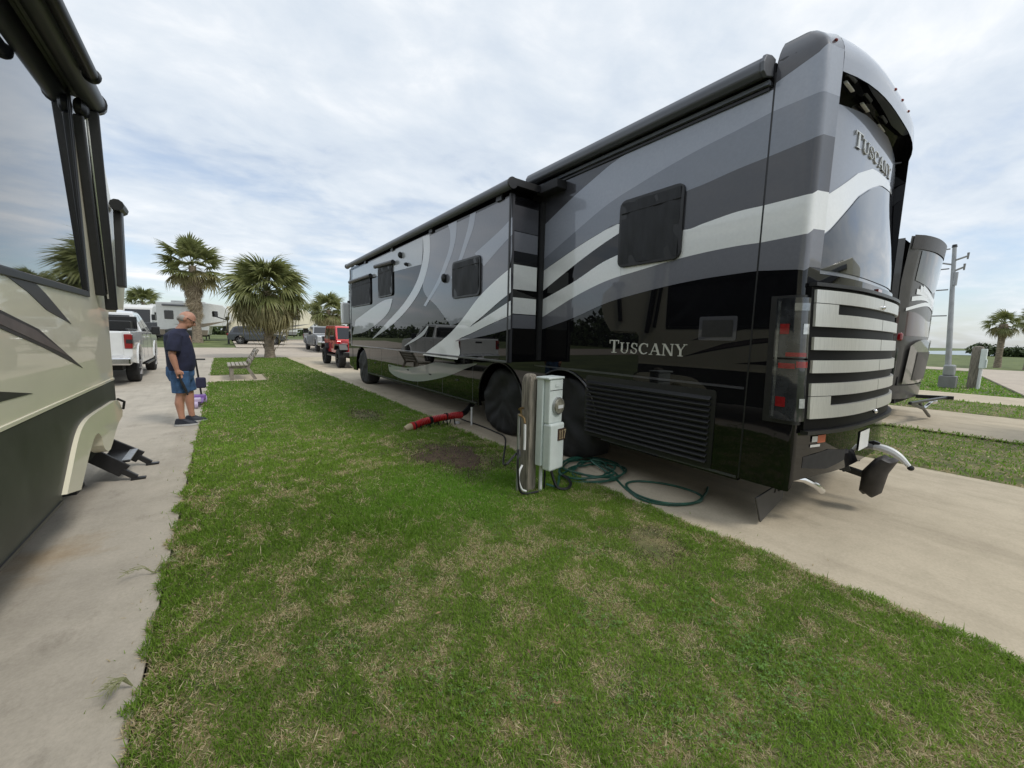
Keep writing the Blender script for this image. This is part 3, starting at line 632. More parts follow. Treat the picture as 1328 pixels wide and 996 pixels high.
# --- tail lamps wrapped round the rear corners
def tail(ts_, sgn):
    f = (lambda t: t) if sgn < 0 else (lambda t: 5-t)
    tt = [f(.45), f(.7), f(1), f(1.25), f(1.5), f(1.75), f(2.0), f(2.035)]
    lam = cpatch('tail_lamp', tt, lambda t: .90, lambda t: 1.86, mPlas, off=.012, thick=.012)
    ti = [f(.62), f(.8), f(1), f(1.25), f(1.5), f(1.75), f(1.95), f(2.01)]
    for z0, z1 in ((1.40, 1.84), (.93, 1.385)):
        cpatch('lens', ti, lambda t: z0, lambda t: z1, mLensG, off=.03, thick=.02, parent=lam)
    for a, c, z0, z1, m in ((.74, .95, 1.575, 1.65, mRed), (1.55, 1.9, 1.575, 1.65, mLensW), (.9, 1.8, 1.41, 1.44, mRed), (.75, 1.25, 1.32, 1.36, mRed), (1.3, 1.95, 1.33, 1.375, mRed),
                            (.74, .95, 1.03, 1.105, mRed), (1.55, 1.9, 1.03, 1.10, mLensW), (1.1, 1.9, 1.745, 1.80, mLensC), (.66, .72, .95, 1.82, mLensC)):  # upper chrome strip paints the sky's reflection on the lens
        cpatch('reflector_and_glint', [f(a+(c-a)*q/4) for q in range(5)], lambda t: z0, lambda t: z1, m, off=.034, thick=.004, parent=lam)
tail(None, -1); tail(None, 1)
# --- bumper details, hitch, flap, exhaust
mStick = M('orange_sticker', (.5, .12, .05), .4); mStickW = M('white_sticker', (.62, .62, .60), .45)
for a, c, z0, z1, m in ((2.06, 2.085, .755, .80, mStickW), (2.086, 2.125, .745, .805, mStick), (2.055, 2.10, .715, .735, mStickW)):
    cpatch('bumper_sticker', [a, (a+c)/2, c], lambda t: z0, lambda t: z1, m, off=.005, nz=1)
cpatch('bumper_slot', [2.03, 2.08, 2.15, 2.22, 2.27], lambda t: .52+.05*abs(t-2.15)*6, lambda t: .68-.05*abs(t-2.15)*6, mRub, off=.004)
cpatch('license_plate', [2.40, 2.44, 2.48, 2.52], lambda t: .585, lambda t: .755, mWhiteP, off=.008, nz=1)
h0 = Vector((4.695, 1.25, .47)); hA = PX((1095, 606), 4.695); hB = PX((1120, 610), 4.695); hC = PX((1132, 618), 4.695)
hit = MB().beam(h0, (4.695, hA[1], hA[2]), .075, .075).beam((4.695, hA[1]+.02, hA[2]), (4.695, hC[1], hC[2]-.01), .055, .055).box(4.62, 4.77, 1.0, 1.14, .40, .60)
hit.build('hitch', mPlas, coach, bevel=.008)
MB().beam((4.52, 1.06, .60), (4.56, .98, .36), .05, .06).beam((4.86, 1.06, .60), (4.83, .98, .40), .05, .06).box(4.50, 4.90, 1.02, 1.08, .52, .60).build('receiver_bracket', mPlas, coach, bevel=.006)
bagc = [PX(q, 4.70) for q in ((1128, 640), (1135, 612), (1150, 596))]
rings = []
for (c0, w, d, hh) in ((bagc[0], .05, .045, -.01), (bagc[0], .085, .075, .02), (bagc[1], .095, .085, 0), (bagc[2], .085, .075, 0), (bagc[2], .05, .04, .02)):
    rings.append([(c0[0]+w*math.cos(2*PI*k/28)*(1+.05*math.sin(3*2*PI*k/28+hh*40)), c0[1]+d*math.sin(2*PI*k/28)*(1+.05*math.cos(4*2*PI*k/28)), c0[2]+hh+.012*math.sin(3*2*PI*k/28)) for k in range(28)])
MB().loft(rings).build('hitch_cover', mCover, coach, smooth=True, angle=50)
wp = [PX(q, 5.05) for q in ((1118, 582), (1132, 579), (1150, 583), (1166, 592), (1180, 606))]
wp = smoothline(wp, 4); MB().tube([tuple(q) for q in wp], [.018+.018*math.sin(PI*k/(len(wp)-1)) for k in range(len(wp))], 8).build('tow_bar_guard', mWhiteP, coach, smooth=True)
MB().ball(tuple(PX((1181, 607), 5.05)), .026, 8, 6).build('guard_tip', mRub, coach, smooth=True)
MB().beam((5.02, 1.1, .62), tuple(PX((1140, 578), 5.05)), .04, .06).build('guard_bracket', mPlas, coach)
mFlap = M('grey_rubber_flap', (.055, .053, .050), .7); fp = [PY(q, 1.27) for q in ((979.5, 646), (1018, 622), (1014, 646), (985, 677))]
MB().py([(q[0], q[2]) for q in fp], 1.262, 1.277).build('mud_flap', mFlap, coach, bevel=.003)
mFl = M('flap_letters', (.012, .012, .012), .5)
ft = MB()
q0 = PY((1003, 636), 1.262); letters('TUS', .085, lambda u, v, w: (q0[0]+u, 1.258-w, q0[2]-.02+v-.1*u), 1, 'flap_letter', mFl, coach)
e0, e1 = P(2.05, .42), PY((1066, 637), 1.0)
MB().tube([(3.62, 1.18, .43), (3.8, 1.08, .40), (3.93, 1.02, .335), (e1[0], 1.0, e1[2])], .026, 10).build('exhaust_pipe', mChrome, coach, smooth=True)
# --- side: window cover, lettering, panel, side grille, trims
def cover(quad, x, name='window_cover', rail=True):
    q = [PX(p, x) for p in quad]; ys = [a[1] for a in q]; zs = [a[2] for a in q]
    y0, y1 = min((ys[1]+ys[2])/2, (ys[0]+ys[3])/2), max((ys[1]+ys[2])/2, (ys[0]+ys[3])/2); z0, z1 = (zs[2]+zs[3])/2, (zs[0]+zs[1])/2
    fr = MB().px(rrect(y0, y1, z0, z1, .07), x-.028, x+.002).build(name, mPlas, coach, bevel=.008)
    us = np.linspace(y0+.03, y1-.03, 14); vs_ = np.linspace(z0+.03, z1-.03, 14); s = rng.random(4)*6
    MB().grid(lambda u, v: (x-.030-.010*math.sin((u-y0)/(y1-y0)*PI)*math.sin((v-z0)/(z1-z0)*PI)-.004*math.sin(u*17+v*9+s[0])-.003*math.sin(u*31-v*22+s[1]), u, v), us, vs_).build('mesh_fabric', mMesh, fr, smooth=True, angle=70)
    if rail: MB().tube([(x-.034, y0+.03, z1-(z1-z0)*.2), (x-.034, y1-.03, z1-(z1-z0)*.2)], .006, 6).build('sewn_seam', mRub, fr)
    return fr
cover([(805, 263), (890, 236), (884, 338), (804, 346)], XL)
cover([(588, 338), (625, 333), (624, 383), (588, 388)], XS)
for quad in ([(491, 347), (511, 342), (509, 384), (492, 386)], [(457, 367), (482, 359), (481, 396), (457, 398)]):
    f_ = cover(quad, XS)
    q = [PX(p, XS) for p in quad]; MB().tube([(XS-.05, q[0][1]+.08, q[0][2]+.02), (XS-.05, q[1][1]-.08, q[1][2]+.02)], .045, 8).build('roller_tube', mPlas, f_, smooth=True)
lw = PX((790, 459), XL); rw = PX((891, 463), XL)
mb, wdt = text_mesh('TUSCANY', .112, lambda u, v, w: (XL-w, lw[1]-u*((lw[1]-rw[1])/.77), 1.365+v), 1.22)
letters('TUSCANY', .112, lambda u, v, w: (XL-w, lw[1]-u*((lw[1]-rw[1])/wdt), 1.365+v), 1.22, 'side_letter', mLet, coach)
q = [PX(p, XL) for p in ((908, 411), (957, 410), (954, 442), (908, 442))]
y0, y1, z0, z1 = q[1][1], q[0][1], q[2][2], q[0][2]
fr = MB().px(rrect(y0, y1, z0, z1, .015), XL-.006, XL+.001).build('access_panel', mPaintC, coach); MB().px(rrect(y0+.03, y1-.03, z0+.03, z1-.03, .01), XL-.010, XL-.002).build('panel_insert', mPlas, fr)
q = [PX(p, XL) for p in ((764, 484), (925, 513), (915, 597), (761, 556))]
y0, y1, z0, z1 = (q[1][1]+q[2][1])/2, (q[0][1]+q[3][1])/2, .43, 1.04
fr = MB().px(rrect(y0-.04, y1+.04, z0-.04, z1+.05, .03), XL-.008, XL+.001).build('side_grille', mPlas, coach)
for k in range(12):
    z = z0+(z1-z0)*(k+.5)/12
    MB().obox((XL-.022, (y0+y1)/2, z), (.018, 0, .014), (0, (y1-y0)/2, 0), (-.003, 0, .005)).build('louvre', mPlas, fr, bevel=.003)
BOX('belt_trim', XL-.010, XL+.002, YSEAM+.02, YS0+.1, 1.125, 1.145, mPaintC, coach)
BOX('skirt_trim', XL-.006, XL+.002, YSEAM+.02, WY[0]-.66, .375, .395, mPaintC, coach)
BOX('skirt_trim', XL-.012, XL+.002, WY[1]+.66, WY[2]-.66, .375, .40, mPlas, coach)
for yy in (5.75, 6.9, 8.1, 9.3, 10.5, 11.6):
    BOX('compartment_seam', XL-.0025, XL+.002, yy-.004, yy+.004, .40, 1.13, mPaintD, coach)
    if yy < 11: BOX('latch', XL-.012, XL+.002, yy+.5, yy+.6, .70, .73, mPlas, coach)
# wheels in vinyl covers
for sx, cs in ((XL+.06, 1), (XR-.06, -1)):
    for wy in WY:
        rings = []
        for dx, r in ((.30, .53), (.16, .535), (.03, .525), (-.005, .49), (-.012, .42), (-.018, .34), (-.02, .26), (-.022, .17), (-.022, .08), (-.022, .01)):
            ring = []
            for a_ in [2*PI*k/72 for k in range(72)]:
                yy, zz = r*math.cos(a_), r*math.sin(a_)
                wr = (.013*math.sin(10*yy+2.2*math.sin(6*zz+wy)+wy*3)+.008*math.sin(17*yy-7*zz+wy*7)+.007*math.sin(23*zz+4*math.sin(7*yy+wy)))*(1 if r < .5 else .3)+.02*math.cos(r*3)
                rr = 1+(.03*(fbm(np.array([a_*3.0+wy]), np.array([dx*4+wy]), 1.5, 31, 3)[0]-.5) if r > .4 else 0)
                if zz < 0:
                    q_ = max(abs(math.cos(a_)), abs(math.sin(a_))); k_ = 1+.55*(1/q_-1)*min(1, r/.4); yy *= k_; zz *= 1+.15*(1/q_-1); wr += .010*math.sin(34*yy+2*math.sin(9*zz+wy))*min(1, -zz*3)
                ring.append((sx+cs*(dx+wr), wy+yy*rr, max(.004, .52+zz*rr-(.012 if r > .5 else 0))))
            rings.append(ring)
        w = MB().loft(rings, cap=True).build('wheel_cover', mVinyl, coach, smooth=True, angle=60)
        MB().tube([(sx+cs*.32, wy+.46*math.cos(a_), .505+.46*math.sin(a_)) for a_ in [2*PI*k/28 for k in range(29)]], .05, 6, cap=False).build('tyre', mRub, w, smooth=True)
        if cs > 0 and wy < 5:
            MB().tube([(XL-.012, wy+.60*math.cos(a_), .52+.60*math.sin(a_)) for a_ in [math.radians(12+156*k/16) for k in range(17)]], .012, 6).build('arch_trim', mPlas if wy > 4 else mPaintC, coach, smooth=True)
# --- awnings
aw = [(XL-.145, 3.475), (XL-.155, 3.53), (XL-.125, 3.58), (XL-.05, 3.605), (XL+.02, 3.60), (XL+.02, 3.50), (XL-.10, 3.46)]
a_ = MB().py(aw, YSEAM+.05, YS0+.22).build('awning_case', mAwn, coach, bevel=.012)
MB().py([(XL-.15, 3.468), (XL-.162, 3.53), (XL-.13, 3.588), (XL-.05, 3.613), (XL+.03, 3.61), (XL+.03, 3.49), (XL-.10, 3.45)], YSEAM+.02, YSEAM+.048).build('end_cap', mAwn, a_, bevel=.006)
BOX('gutter_rail', XL-.030, XL+.002, YSEAM+.03, YS0+.2, 3.425, 3.455, mPaintB, coach)
BOX('gutter_rail', XL-.020, XL+.002, YSEAM+.03, YS0+.2, 3.385, 3.405, mPlas, coach)
# --- slide-out
so = MB().box(XS, XL+.02, YS0, YS1, ZS0, ZS1).build('slide_out', mBlack, coach, bevel=.006)
BOX('slide_flange', XS-.012, XS+.05, YS0-.012, YS0+.02, ZS0-.01, ZS1+.01, mPlas, so, bevel=.004)
BOX('slide_flange', XS-.012, XS+.05, YS1-.02, YS1+.012, ZS0-.01, ZS1+.01, mPaintS, so, bevel=.004)
BOX('slide_flange', XS-.010, XS+.05, YS0+.02, YS1-.02, ZS0-.012, ZS0+.018, mPaintC, so, bevel=.004)
for zz0, zz1, m in ((2.80, 3.10, mPaintC), (2.56, 2.79, mPaintD), (2.46, 2.55, mBlack), (2.10, 2.40, mPaintW), (1.80, 2.00, mPaintW), (1.62, 1.79, mPaintD)):
    BOX('end_band', XS+.06, XL-.10, YS0-.004, YS0+.002, zz0, zz1, m, so)
BOX('wiper_seal', XL-.07, XL-.005, YS0-.03, YS0+.01, ZS0+.02, ZS1, mRub, so)
BOX('slide_corner_post', XS+.012, XS+.05, YS0-.018, YS0-.013, ZS0, ZS1, mPaintC, so)
def sp(pts, z, k=5):
    ox, oy, s = z; w = [PX((ox+x/s, oy+y/s), XS) for x, y in pts]; return smoothline([(a[1], min(a[2], ZS1-.02)) for a in w], k)
def swoosh(name, A, B, mat, lay, z=(440, 220, 2.767), x=None, par=None):
    a, c = sp(A, z), sp(B, z); n = 30
    def rs(l):
        l = np.array(l); d = np.r_[0, np.cumsum(np.hypot(*np.diff(l, axis=0).T))]; u = np.linspace(0, d[-1], n)
        return np.stack([np.interp(u, d, l[:, 0]), np.interp(u, d, l[:, 1])], 1)
    a, c = rs(a), rs(c); xx = XS-.003-.0015*lay
    mb = MB(); mb.add([(xx, *p) for p in a]+[(xx, *p) for p in c], [(i, i+1, n+i+1, n+i) for i in range(n-1)])
    return mb.build(name, mat, par or so)
# the grey field right of the crescent, then ribbons over it
swoosh('paint_and_sheen_field', [(325, 238), (325, 300), (312, 370), (300, 410), (310, 450), (350, 490), (400, 560)], [(620, 95), (620, 160), (620, 240), (620, 300), (600, 370), (520, 450), (450, 540)], mPaintD, 0)
swoosh('paint_and_sheen_field', [(48, 362), (48, 385), (48, 405)], [(300, 240), (300, 290), (296, 340)], mPaintS, 0)  # silver patch left of the crescent paints in the sky's reflection
swoosh('swoosh', [(300, 240), (303, 300), (290, 370), (265, 430), (225, 490), (175, 545), (120, 605)], [(325, 233), (326, 300), (313, 370), (287, 440), (242, 505), (187, 560), (122, 606)], mPaintP, 1)
z5 = (440, 220, 5.108)
swoosh('swoosh', [(722, 360), (737, 420), (730, 520), (690, 640), (640, 760), (560, 900)], [(780, 335), (776, 430), (756, 530), (717, 640), (672, 745), (575, 905)], mPaintA, 1, z5)
swoosh('swoosh', [(868, 295), (855, 380), (822, 500), (790, 600), (740, 720)], [(907, 275), (890, 380), (852, 490), (812, 600), (748, 722)], mPaintA, 1, z5)
swoosh('swoosh', [(1148, 315), (1060, 410), (900, 555)], [(1148, 430), (1090, 490), (960, 640)], mPaintA, 1, z5)
swoosh('swoosh', [(617, 352), (560, 400), (500, 460), (440, 540), (385, 600), (300, 665)], [(617, 440), (570, 478), (520, 522), (468, 566), (430, 612), (435, 655), (425, 682)], mPaintW, 2)
swoosh('swoosh', [(617, 470), (540, 520), (468, 566), (430, 590)], [(617, 522), (540, 556), (480, 585), (416, 613)], mPaintW, 3)
swoosh('swoosh', [(617, 524), (540, 558), (480, 587), (418, 615)], [(617, 572), (540, 592), (480, 605), (420, 616)], mPaintD, 4)
swoosh('swoosh', [(190, 462), (160, 470), (120, 495), (60, 540)], [(192, 464), (178, 510), (140, 550), (92, 582), (48, 592)], mPaintS, 1)
swoosh('swoosh', [(318, 560), (290, 590), (235, 632)], [(322, 562), (300, 597), (238, 633)], mPaintP, 3)
for (px_, py_, r) in ((521, 331, .06), (529, 343, .035), (578, 361, .07)):
    q = PX((px_, py_), XS); m_ = MB().ball((XS-.03, q[1], q[2]), (.05, r*.6, r), 8, 6).box(XS-.012, XS, q[1]-r*.5, q[1]+r*.5, q[2]-r, q[2]+r*.7); m_.build('porch_lamp', mPlas, so, smooth=True)
# slide topper: fabric roof and roller tube
tp = MB().tube([(XS-.055, YS0-.10, ZS1+.085), (XS-.055, YS1+.05, ZS1+.085)], .058, 14).build('awning_roller', mAwn, coach, smooth=True, angle=50)
for yy in (YS0-.10, YS1+.05): MB().cyl((XS-.055, yy-.012, ZS1+.085), (XS-.055, yy+.012, ZS1+.085), .066, n=14).build('roller_end', mPlas, tp, smooth=True, angle=50)
MB().add([(XS-.05, YS0-.06, ZS1+.135), (XS-.05, YS1, ZS1+.135), (XL+.01, YS1, ZS1+.16), (XL+.01, YS0-.06, ZS1+.16), (XS-.05, YS0-.06, ZS1+.125), (XS-.05, YS1, ZS1+.125), (XL+.01, YS1, ZS1+.15), (XL+.01, YS0-.06, ZS1+.15)], [(0, 1, 2, 3), (7, 6, 5, 4), (0, 3, 7, 4), (1, 5, 6, 2), (0, 4, 5, 1)]).build('awning_fabric', mAwnF, coach)
BOX('topper_arm', XS-.02, XL, YS0-.10, YS0-.06, ZS1+.07, ZS1+.15, mPlas, coach)
BOX('topper_bracket', XL-.16, XL-.002, YS0-.40, YS0-.02, ZS1+.06, ZS1+.16, mAwnF, coach, bevel=.01)
for fy in (.2, .45, .7, .97):
    yy = YS1+(YS0-YS1)*fy; BOX('topper_clip', XS-.03, XS, yy-.06, yy+.06, ZS1-.03, ZS1+.03, mPlas, coach)
# lower skirt ribbon of pearl grey, partly the pad's reflection painted in
pl = [PX((440+x/5.108, 420+y/5.108), XL) for x, y in ((325, 268), (335, 315), (390, 355), (490, 380), (590, 375), (720, 345), (830, 300), (915, 262), (780, 270), (640, 255), (560, 275), (440, 290))]
pl = [(a[1], min(a[2], 1.12)) for a in smoothline(pl+pl[:1], 3)[:-1]]
MB().px(pl, XL-.004, XL+.001).build('swoosh', mPaintS, coach)
# mirror at the front corner
mq = PX((446, 405), 3.22)
MB().box(3.10, 3.36, 13.28, 13.46, mq[2]-.38, mq[2]+.30).build('mirror', mPaintW, coach, bevel=.05); BOX('mirror_arm', 3.30, 3.46, 13.34, 13.40, mq[2]+.28, mq[2]+.36, mPlas, coach)
# ------------------------------------------------------------ fifth-wheel trailer beside the camera
mCream = M('cream_fibreglass', (.76, .715, .555), .35, coat=.55, var=.04, scale=1.2)
mBandD = M('dark_olive_lower_panel', (.046, .047, .041), .45, var=.3, scale=3, bump=.05, bscale=300)
mSlash = M('charcoal_decal', (.035, .032, .033), .4, var=.3, scale=3); mSlashG = M('brown_grey_decal', (.13, .105, .10), .4, var=.25, scale=5)
mGlassT = M('tinted_window_glass', (.010, .011, .013), .02, coat=1.0, var=.05)
TX = -.9
tr = thing('fifth_wheel_trailer', 'cream fifth-wheel trailer with dark lower band and fold-out entry steps', 'trailer', (-2.1, 1.5, 0))
TP = lambda p, x=TX: (float(PX(p, x)[1]), float(PX(p, x)[2]))
yE = TP((146, 480))[0]; zB1 = .98; zB0 = .365; zO = 1.70; yO = 7.05
nose = [TP(p) for p in ((160, 402), (162, 370), (161, 335), (157, 302), (150, 278), (141, 262))]; yO = nose[0][0]-.12; nose = [(max(a, yO), c) for a, c in nose]
side = [(-6, zB1), (yE, zB1), (yE+.03, zO-.1), (yE+.10, zO), (yO, zO+.03)] + nose + [(nose[-1][0]-.25, 3.25), (nose[-1][0]-.55, 3.55), (nose[-1][0]-.9, 3.72), (-6, 3.72)]
MB().px(side, TX, TX-.05).build('side_wall', mCream, tr)
MB().box(TX-.052, TX-2.45, -6, yE-.02, .55, 3.70).px([(yE-.02, zO+.05), (yO-.05, zO+.05)]+[(a-.05, c-.03) for a, c in nose]+[(nose[-1][0]-.30, 3.22), (nose[-1][0]-.6, 3.52), (nose[-1][0]-.95, 3.69), (yE-.02, 3.69)], TX-.052, TX-2.45).build('body', mCream, tr)
MB().box(TX+.02, TX-2.47, -6.02, nose[-1][0]-.95, 3.705, 3.76).build('roof', mRoofW, tr, bevel=.02)
wz0_ = TP((112, 377))[1]
# lower band with a moulded opening for the steps
zz = lambda x, y: TP((x/3.318, 440+y/3.318), TX+.02)
o_out = [zz(*p) for p in ((522, 306), (500, 262), (450, 288), (400, 320), (368, 348), (345, 385), (325, 450), (300, 570), (280, 668))]
o_in = [zz(*p) for p in ((522, 330), (500, 372), (470, 474), (444, 470), (432, 425), (418, 405), (402, 420), (385, 470), (365, 550), (342, 648))]
oo = smoothline(o_out, 3); band_poly = [(-6, zB0), (o_out[-1][0]+.01, zB0)] + [(a[0]+.008, a[1]-.008) for a in oo[::-1] if a[0] < yE-.03] + [(yE+.005, o_out[1][1]-.01), (yE+.005, zB1-.004), (-6, zB1-.004)]
MB().px([tuple(map(float, p)) for p in band_poly], TX+.004, TX-.04).build('lower_panel', mBandD, tr)
BOX('band_trim', TX-.002, TX+.008, -6, yE, zB1+.002, zB1+.022, mCream, tr)
ring_poly = [tuple(map(float, a)) for a in oo] + [tuple(map(float, a)) for a in smoothline(o_in, 3)[::-1]]
MB().px(ring_poly, TX+.03, TX-.06).build('step_surround', mCream, tr, bevel=.012)
BOX('skirt_lip', TX-.03, TX+.012, -6, o_out[-1][0]-.01, zB0-.012, zB0+.006, mPlas, tr)
BOX('stair_well', TX-.10, TX-.9, 3.5, yE-.01, .32, .90, mUnder, tr)
lq = TP((151, 524)); MB().tube([(TX+.02, lq[0]-.06, lq[1]+.06), (TX+.06, lq[0], lq[1]+.02), (TX+.04, lq[0]+.05, lq[1]-.06)], .012, 6).build('latch', mRub, tr, smooth=True)
# windows and slashes
tq = PX((121, 133), TX+.11); wy1 = TP((107, 330))[0]; wz0 = TP((112, 377))[1]; wz1 = tq[2]-.025
MB().px([(.6, wz0), (wy1-.02, wz0), (wy1, wz0+.03), (wy1, wz1), (.6, wz1)], TX+.006, TX-.02).build('window', mGlassT, tr)
MB().px([(.5, wz0-.05), (wy1+.05, wz0-.05), (wy1+.05, wz0-.004), (.5, wz0-.004)], TX+.012, TX-.02).build('window_frame', mPlas, tr, bevel=.004)
MB().px([(wy1+.003, wz0-.004), (wy1+.06, wz0-.004), (wy1+.06, wz1), (wy1+.003, wz1)], TX+.012, TX-.02).build('window_frame', mPlas, tr, bevel=.004)
for poly, m in (([(-30, 310), (0, 335), (30, 352), (58, 380), (92, 420), (60, 402), (35, 378), (0, 352), (-30, 332)], mSlash),
                ([(-40, 390), (0, 402), (50, 427), (107, 477), (55, 450), (0, 426), (-40, 413)], mSlash),
                ([(-38, 396), (0, 407), (45, 428), (92, 464), (50, 444), (0, 421), (-38, 408)], mSlashG),
                ([(-50, 506), (0, 508), (42, 510), (0, 521), (-50, 540)], mSlash)):
    pp = [TP(p, TX) for p in poly]; d = .003 if m is mSlash else .005
    MB().px(pp, TX+d, TX-.01).build('decal', m, tr)
# awning: roller tubes and folded arms
tq = PX((121, 133), TX+.11); t2 = PX((119, 98), TX+.22)
a1 = MB().tube([(TX+.11, -5, tq[2]), (TX+.11, tq[1]-.02, tq[2])], .080, 16).build('awning_roller', mAwn, tr, smooth=True, angle=50)
MB().tube([(TX+.11, tq[1]-.02, tq[2]), (TX+.11, tq[1]+.06, tq[2])], [.092, .078], 16).build('roller_end', mPlas, a1, smooth=True, angle=40)
a2 = MB().tube([(TX+.22, -5, t2[2]), (TX+.22, t2[1], t2[2])], .042, 12).build('awning_lead_rail', mPlas, tr, smooth=True, angle=50)
MB().ball((TX+.22, t2[1], t2[2]), (.055, .05, .055), 10, 8).build('rail_end', mPlas, a2, smooth=True)
BOX('awning_valance', TX-.01, TX+.05, -5, tq[1]-.05, tq[2]-.02, tq[2]+.08, mAwn, tr, bevel=.02)
bq = PX((147, 402), TX+.08)
MB().beam((TX+.10, tq[1]-.02, tq[2]-.08), (TX+.07, bq[1], bq[2]), .085, .075).build('awning_arm', mPlas, tr, bevel=.012)
MB().beam((TX+.035, tq[1]-.14, tq[2]-.18), (TX+.03, bq[1]-.16, bq[2]+.12), .065, .05).build('awning_arm', mPlas, tr, bevel=.012)
MB().beam((TX+.075, tq[1]-.085, tq[2]-.12), (TX+.065, bq[1]-.075, bq[2]+.1), .012, .012).build('arm_rod', mChrome, tr)
for k in range(5): q = Vector((TX+.125, tq[1]-.03, tq[2]-.10))*(1-k/5)+Vector((TX+.10, bq[1], bq[2]))*(k/5); MB().ball(q, .010, 6, 5).build('rivet', mChrome, tr)
MB().ball((TX+.05, tq[1]-.10, tq[2]-.11), (.05, .09, .08), 10, 8).build('arm_pivot', mPlas, tr, smooth=True)
u0, u1 = PX((143, 268), TX-.0), PX((150, 372), TX)
s2 = MB().beam((TX+.06, u0[1], u0[2]), (TX+.05, u1[1], u1[2]), .07, .08).build('front_awning_arm', mPlas, tr, bevel=.01)
MB().tube([(TX+.07, u0[1]-.15, u0[2]), (TX+.07, u0[1]+.12, u0[2])], .06, 10).build('arm_knuckle', mPlas, s2, smooth=True)
# entry steps
for yy, foot, top in ((5.26, (181, 621), (118, 582)), (5.78, (199, 602), (150, 566))):
    f_ = G(foot); tq_ = PY(top, f_[1])
    t_ = (min(tq_[0], -1.12), f_[1], tq_[2])
    MB().beam((f_[0]-.10, f_[1], .10), t_, .028, .13).build('step_stringer', mPlas, tr, bevel=.005)
    MB().beam((f_[0]-.12, f_[1], .11), (f_[0]-.02, f_[1], .02), .04, .05).box(f_[0]-.06, f_[0]+.05, f_[1]-.03, f_[1]+.03, 0.0, .02).build('step_foot', mPlas, tr, bevel=.004)
f0, f1 = G((181, 621)), G((199, 602))
mTread = M('step_tread_metal', (.32, .33, .34), .4, metal=.6, var=.2, scale=40)
for k, (dx, z) in enumerate(((-.16, .20), (-.42, .40))):
    st = BOX('step_tread', f0[0]+dx-.13, f0[0]+dx+.10, f0[1]+.02, f1[1]-.02, z-.02, z, mPlas, tr, bevel=.006)
    BOX('tread_edge', f0[0]+dx+.04, f0[0]+dx+.104, f0[1]+.025, f1[1]-.025, z+.001, z+.006, mTread, st)
# wheels and landing leg of the trailer
for wy in (-2.2, -3.2):
    w = MB().tube([(TX-.12, wy, .36), (TX-.36, wy, .36)], .36, 24).build('wheel', mRub, tr, smooth=True, angle=40); MB().tube([(TX-.115, wy, .36), (TX-.14, wy, .36)], .21, 16).build('rim', mChrome, w, smooth=True, angle=40)
for xx in (TX-.35, TX-2.1):
    MB().box(xx-.05, xx+.05, yE-.45, yE-.35, .04, .8).box(xx-.13, xx+.13, yE-.53, yE-.27, 0, .04).build('landing_leg', mPlas, tr)

# ------------------------------------------------------------ power pedestal and its wooden post
mWood = M('weathered_wood', (.19, .165, .13), .85, var=.45, scale=7, bump=.6, bscale=25, stretch=(9, 9, .7), c2=(.33, .295, .24))
mBox = M('pale_enamel', (.68, .74, .72), .45, var=.07, scale=7, bump=.04)
pb = G((686, 637)); pX, pY = pb[0], pb[1]+.03
post = thing('wooden_post', 'weathered square wooden post carrying the white power box', 'post', (pX, pY, 0))
c_, s_ = math.cos(.18), math.sin(.18)
def rot(x, y, z): return (pX+x*c_-y*s_, pY+x*s_+y*c_, z)
mb = MB(); pr = []
for z, k in ((-.1, .062), (.3, .061), (.7, .060), (1.08, .059), (1.13, .052), (1.155, .038), (1.165, .02)):
    pr.append([rot(x*k, y*k, z) for x, y in rrect(-1, 1, -1, 1, .25, 3)])
mb.loft(pr).build('post_body', mWood, post, smooth=True, angle=40)
ped = thing('power_pedestal', 'pale enamel electric hookup box with round meter and number 117', 'power box', (pX+.1, pY-.2, 0))
def lb(x0, x1, y0, y1, z0, z1): return MB().add([rot(*p) for p in ((x0,y0,z0),(x1,y0,z0),(x1,y1,z0),(x0,y1,z0),(x0,y0,z1),(x1,y0,z1),(x1,y1,z1),(x0,y1,z1))], [(0,3,2,1),(4,5,6,7),(0,1,5,4),(1,2,6,5),(2,3,7,6),(3,0,4,7)])
bx0, bx1, by = .025, .225, -.08
lb(bx0-.02, bx1, by-.075, by, .28, 1.13).build('back_box', mBox, ped, bevel=.008)
lb(bx0, bx1+.004, by-.145, by-.076, .70, 1.12).build('meter_cover', mBox, ped, bevel=.012)
lb(bx0-.005, bx1+.012, by-.175, by-.077, .245, .70).build('outlet_door', mBox, ped, bevel=.018)
lb(bx0-.03, bx1+.012, by-.155, by+.006, 1.122, 1.142).build('top_lid', mBox, ped, bevel=.006)
lb(bx0+.08, bx0+.13, by-.151, by-.147, 1.05, 1.075).build('maker_plate', mBox, ped)
lb(bx0+.004, bx1, by-.1475, by-.146, 1.015, 1.02).build('cover_seam', mUnder, ped)
mc = ((bx0+bx1)/2+.022, .865)
mMet = M('meter_glass', (.25, .24, .19), .15, coat=.8, var=.4, scale=18)
mt = MB().tube([rot(mc[0], by-.14, mc[1]), rot(mc[0], by-.165, mc[1])], [.088, .084], 24).build('meter_ring', M('galvanised_ring', (.42, .43, .42), .4, metal=.6), ped, smooth=True, angle=40)
MB().tube([rot(mc[0], by-.164, mc[1]), rot(mc[0], by-.178, mc[1]), rot(mc[0], by-.184, mc[1])], [.074, .068, .03], 20).build('meter_dome', mMet, mt, smooth=True, angle=50)
lb(mc[0]-.04, mc[0]+.04, by-.1865, by-.1845, mc[1]-.02, mc[1]+.012).build('meter_face', mWhiteP, mt)
mPlate = M('brown_number_plate', (.07, .04, .028), .5); mNum = M('gold_numbers', (.52, .43, .27), .4, metal=.2)
npl = lb(bx0+.10, bx0+.215, by-.181, by-.176, .53, .645).build('number_plate', mPlate, ped)
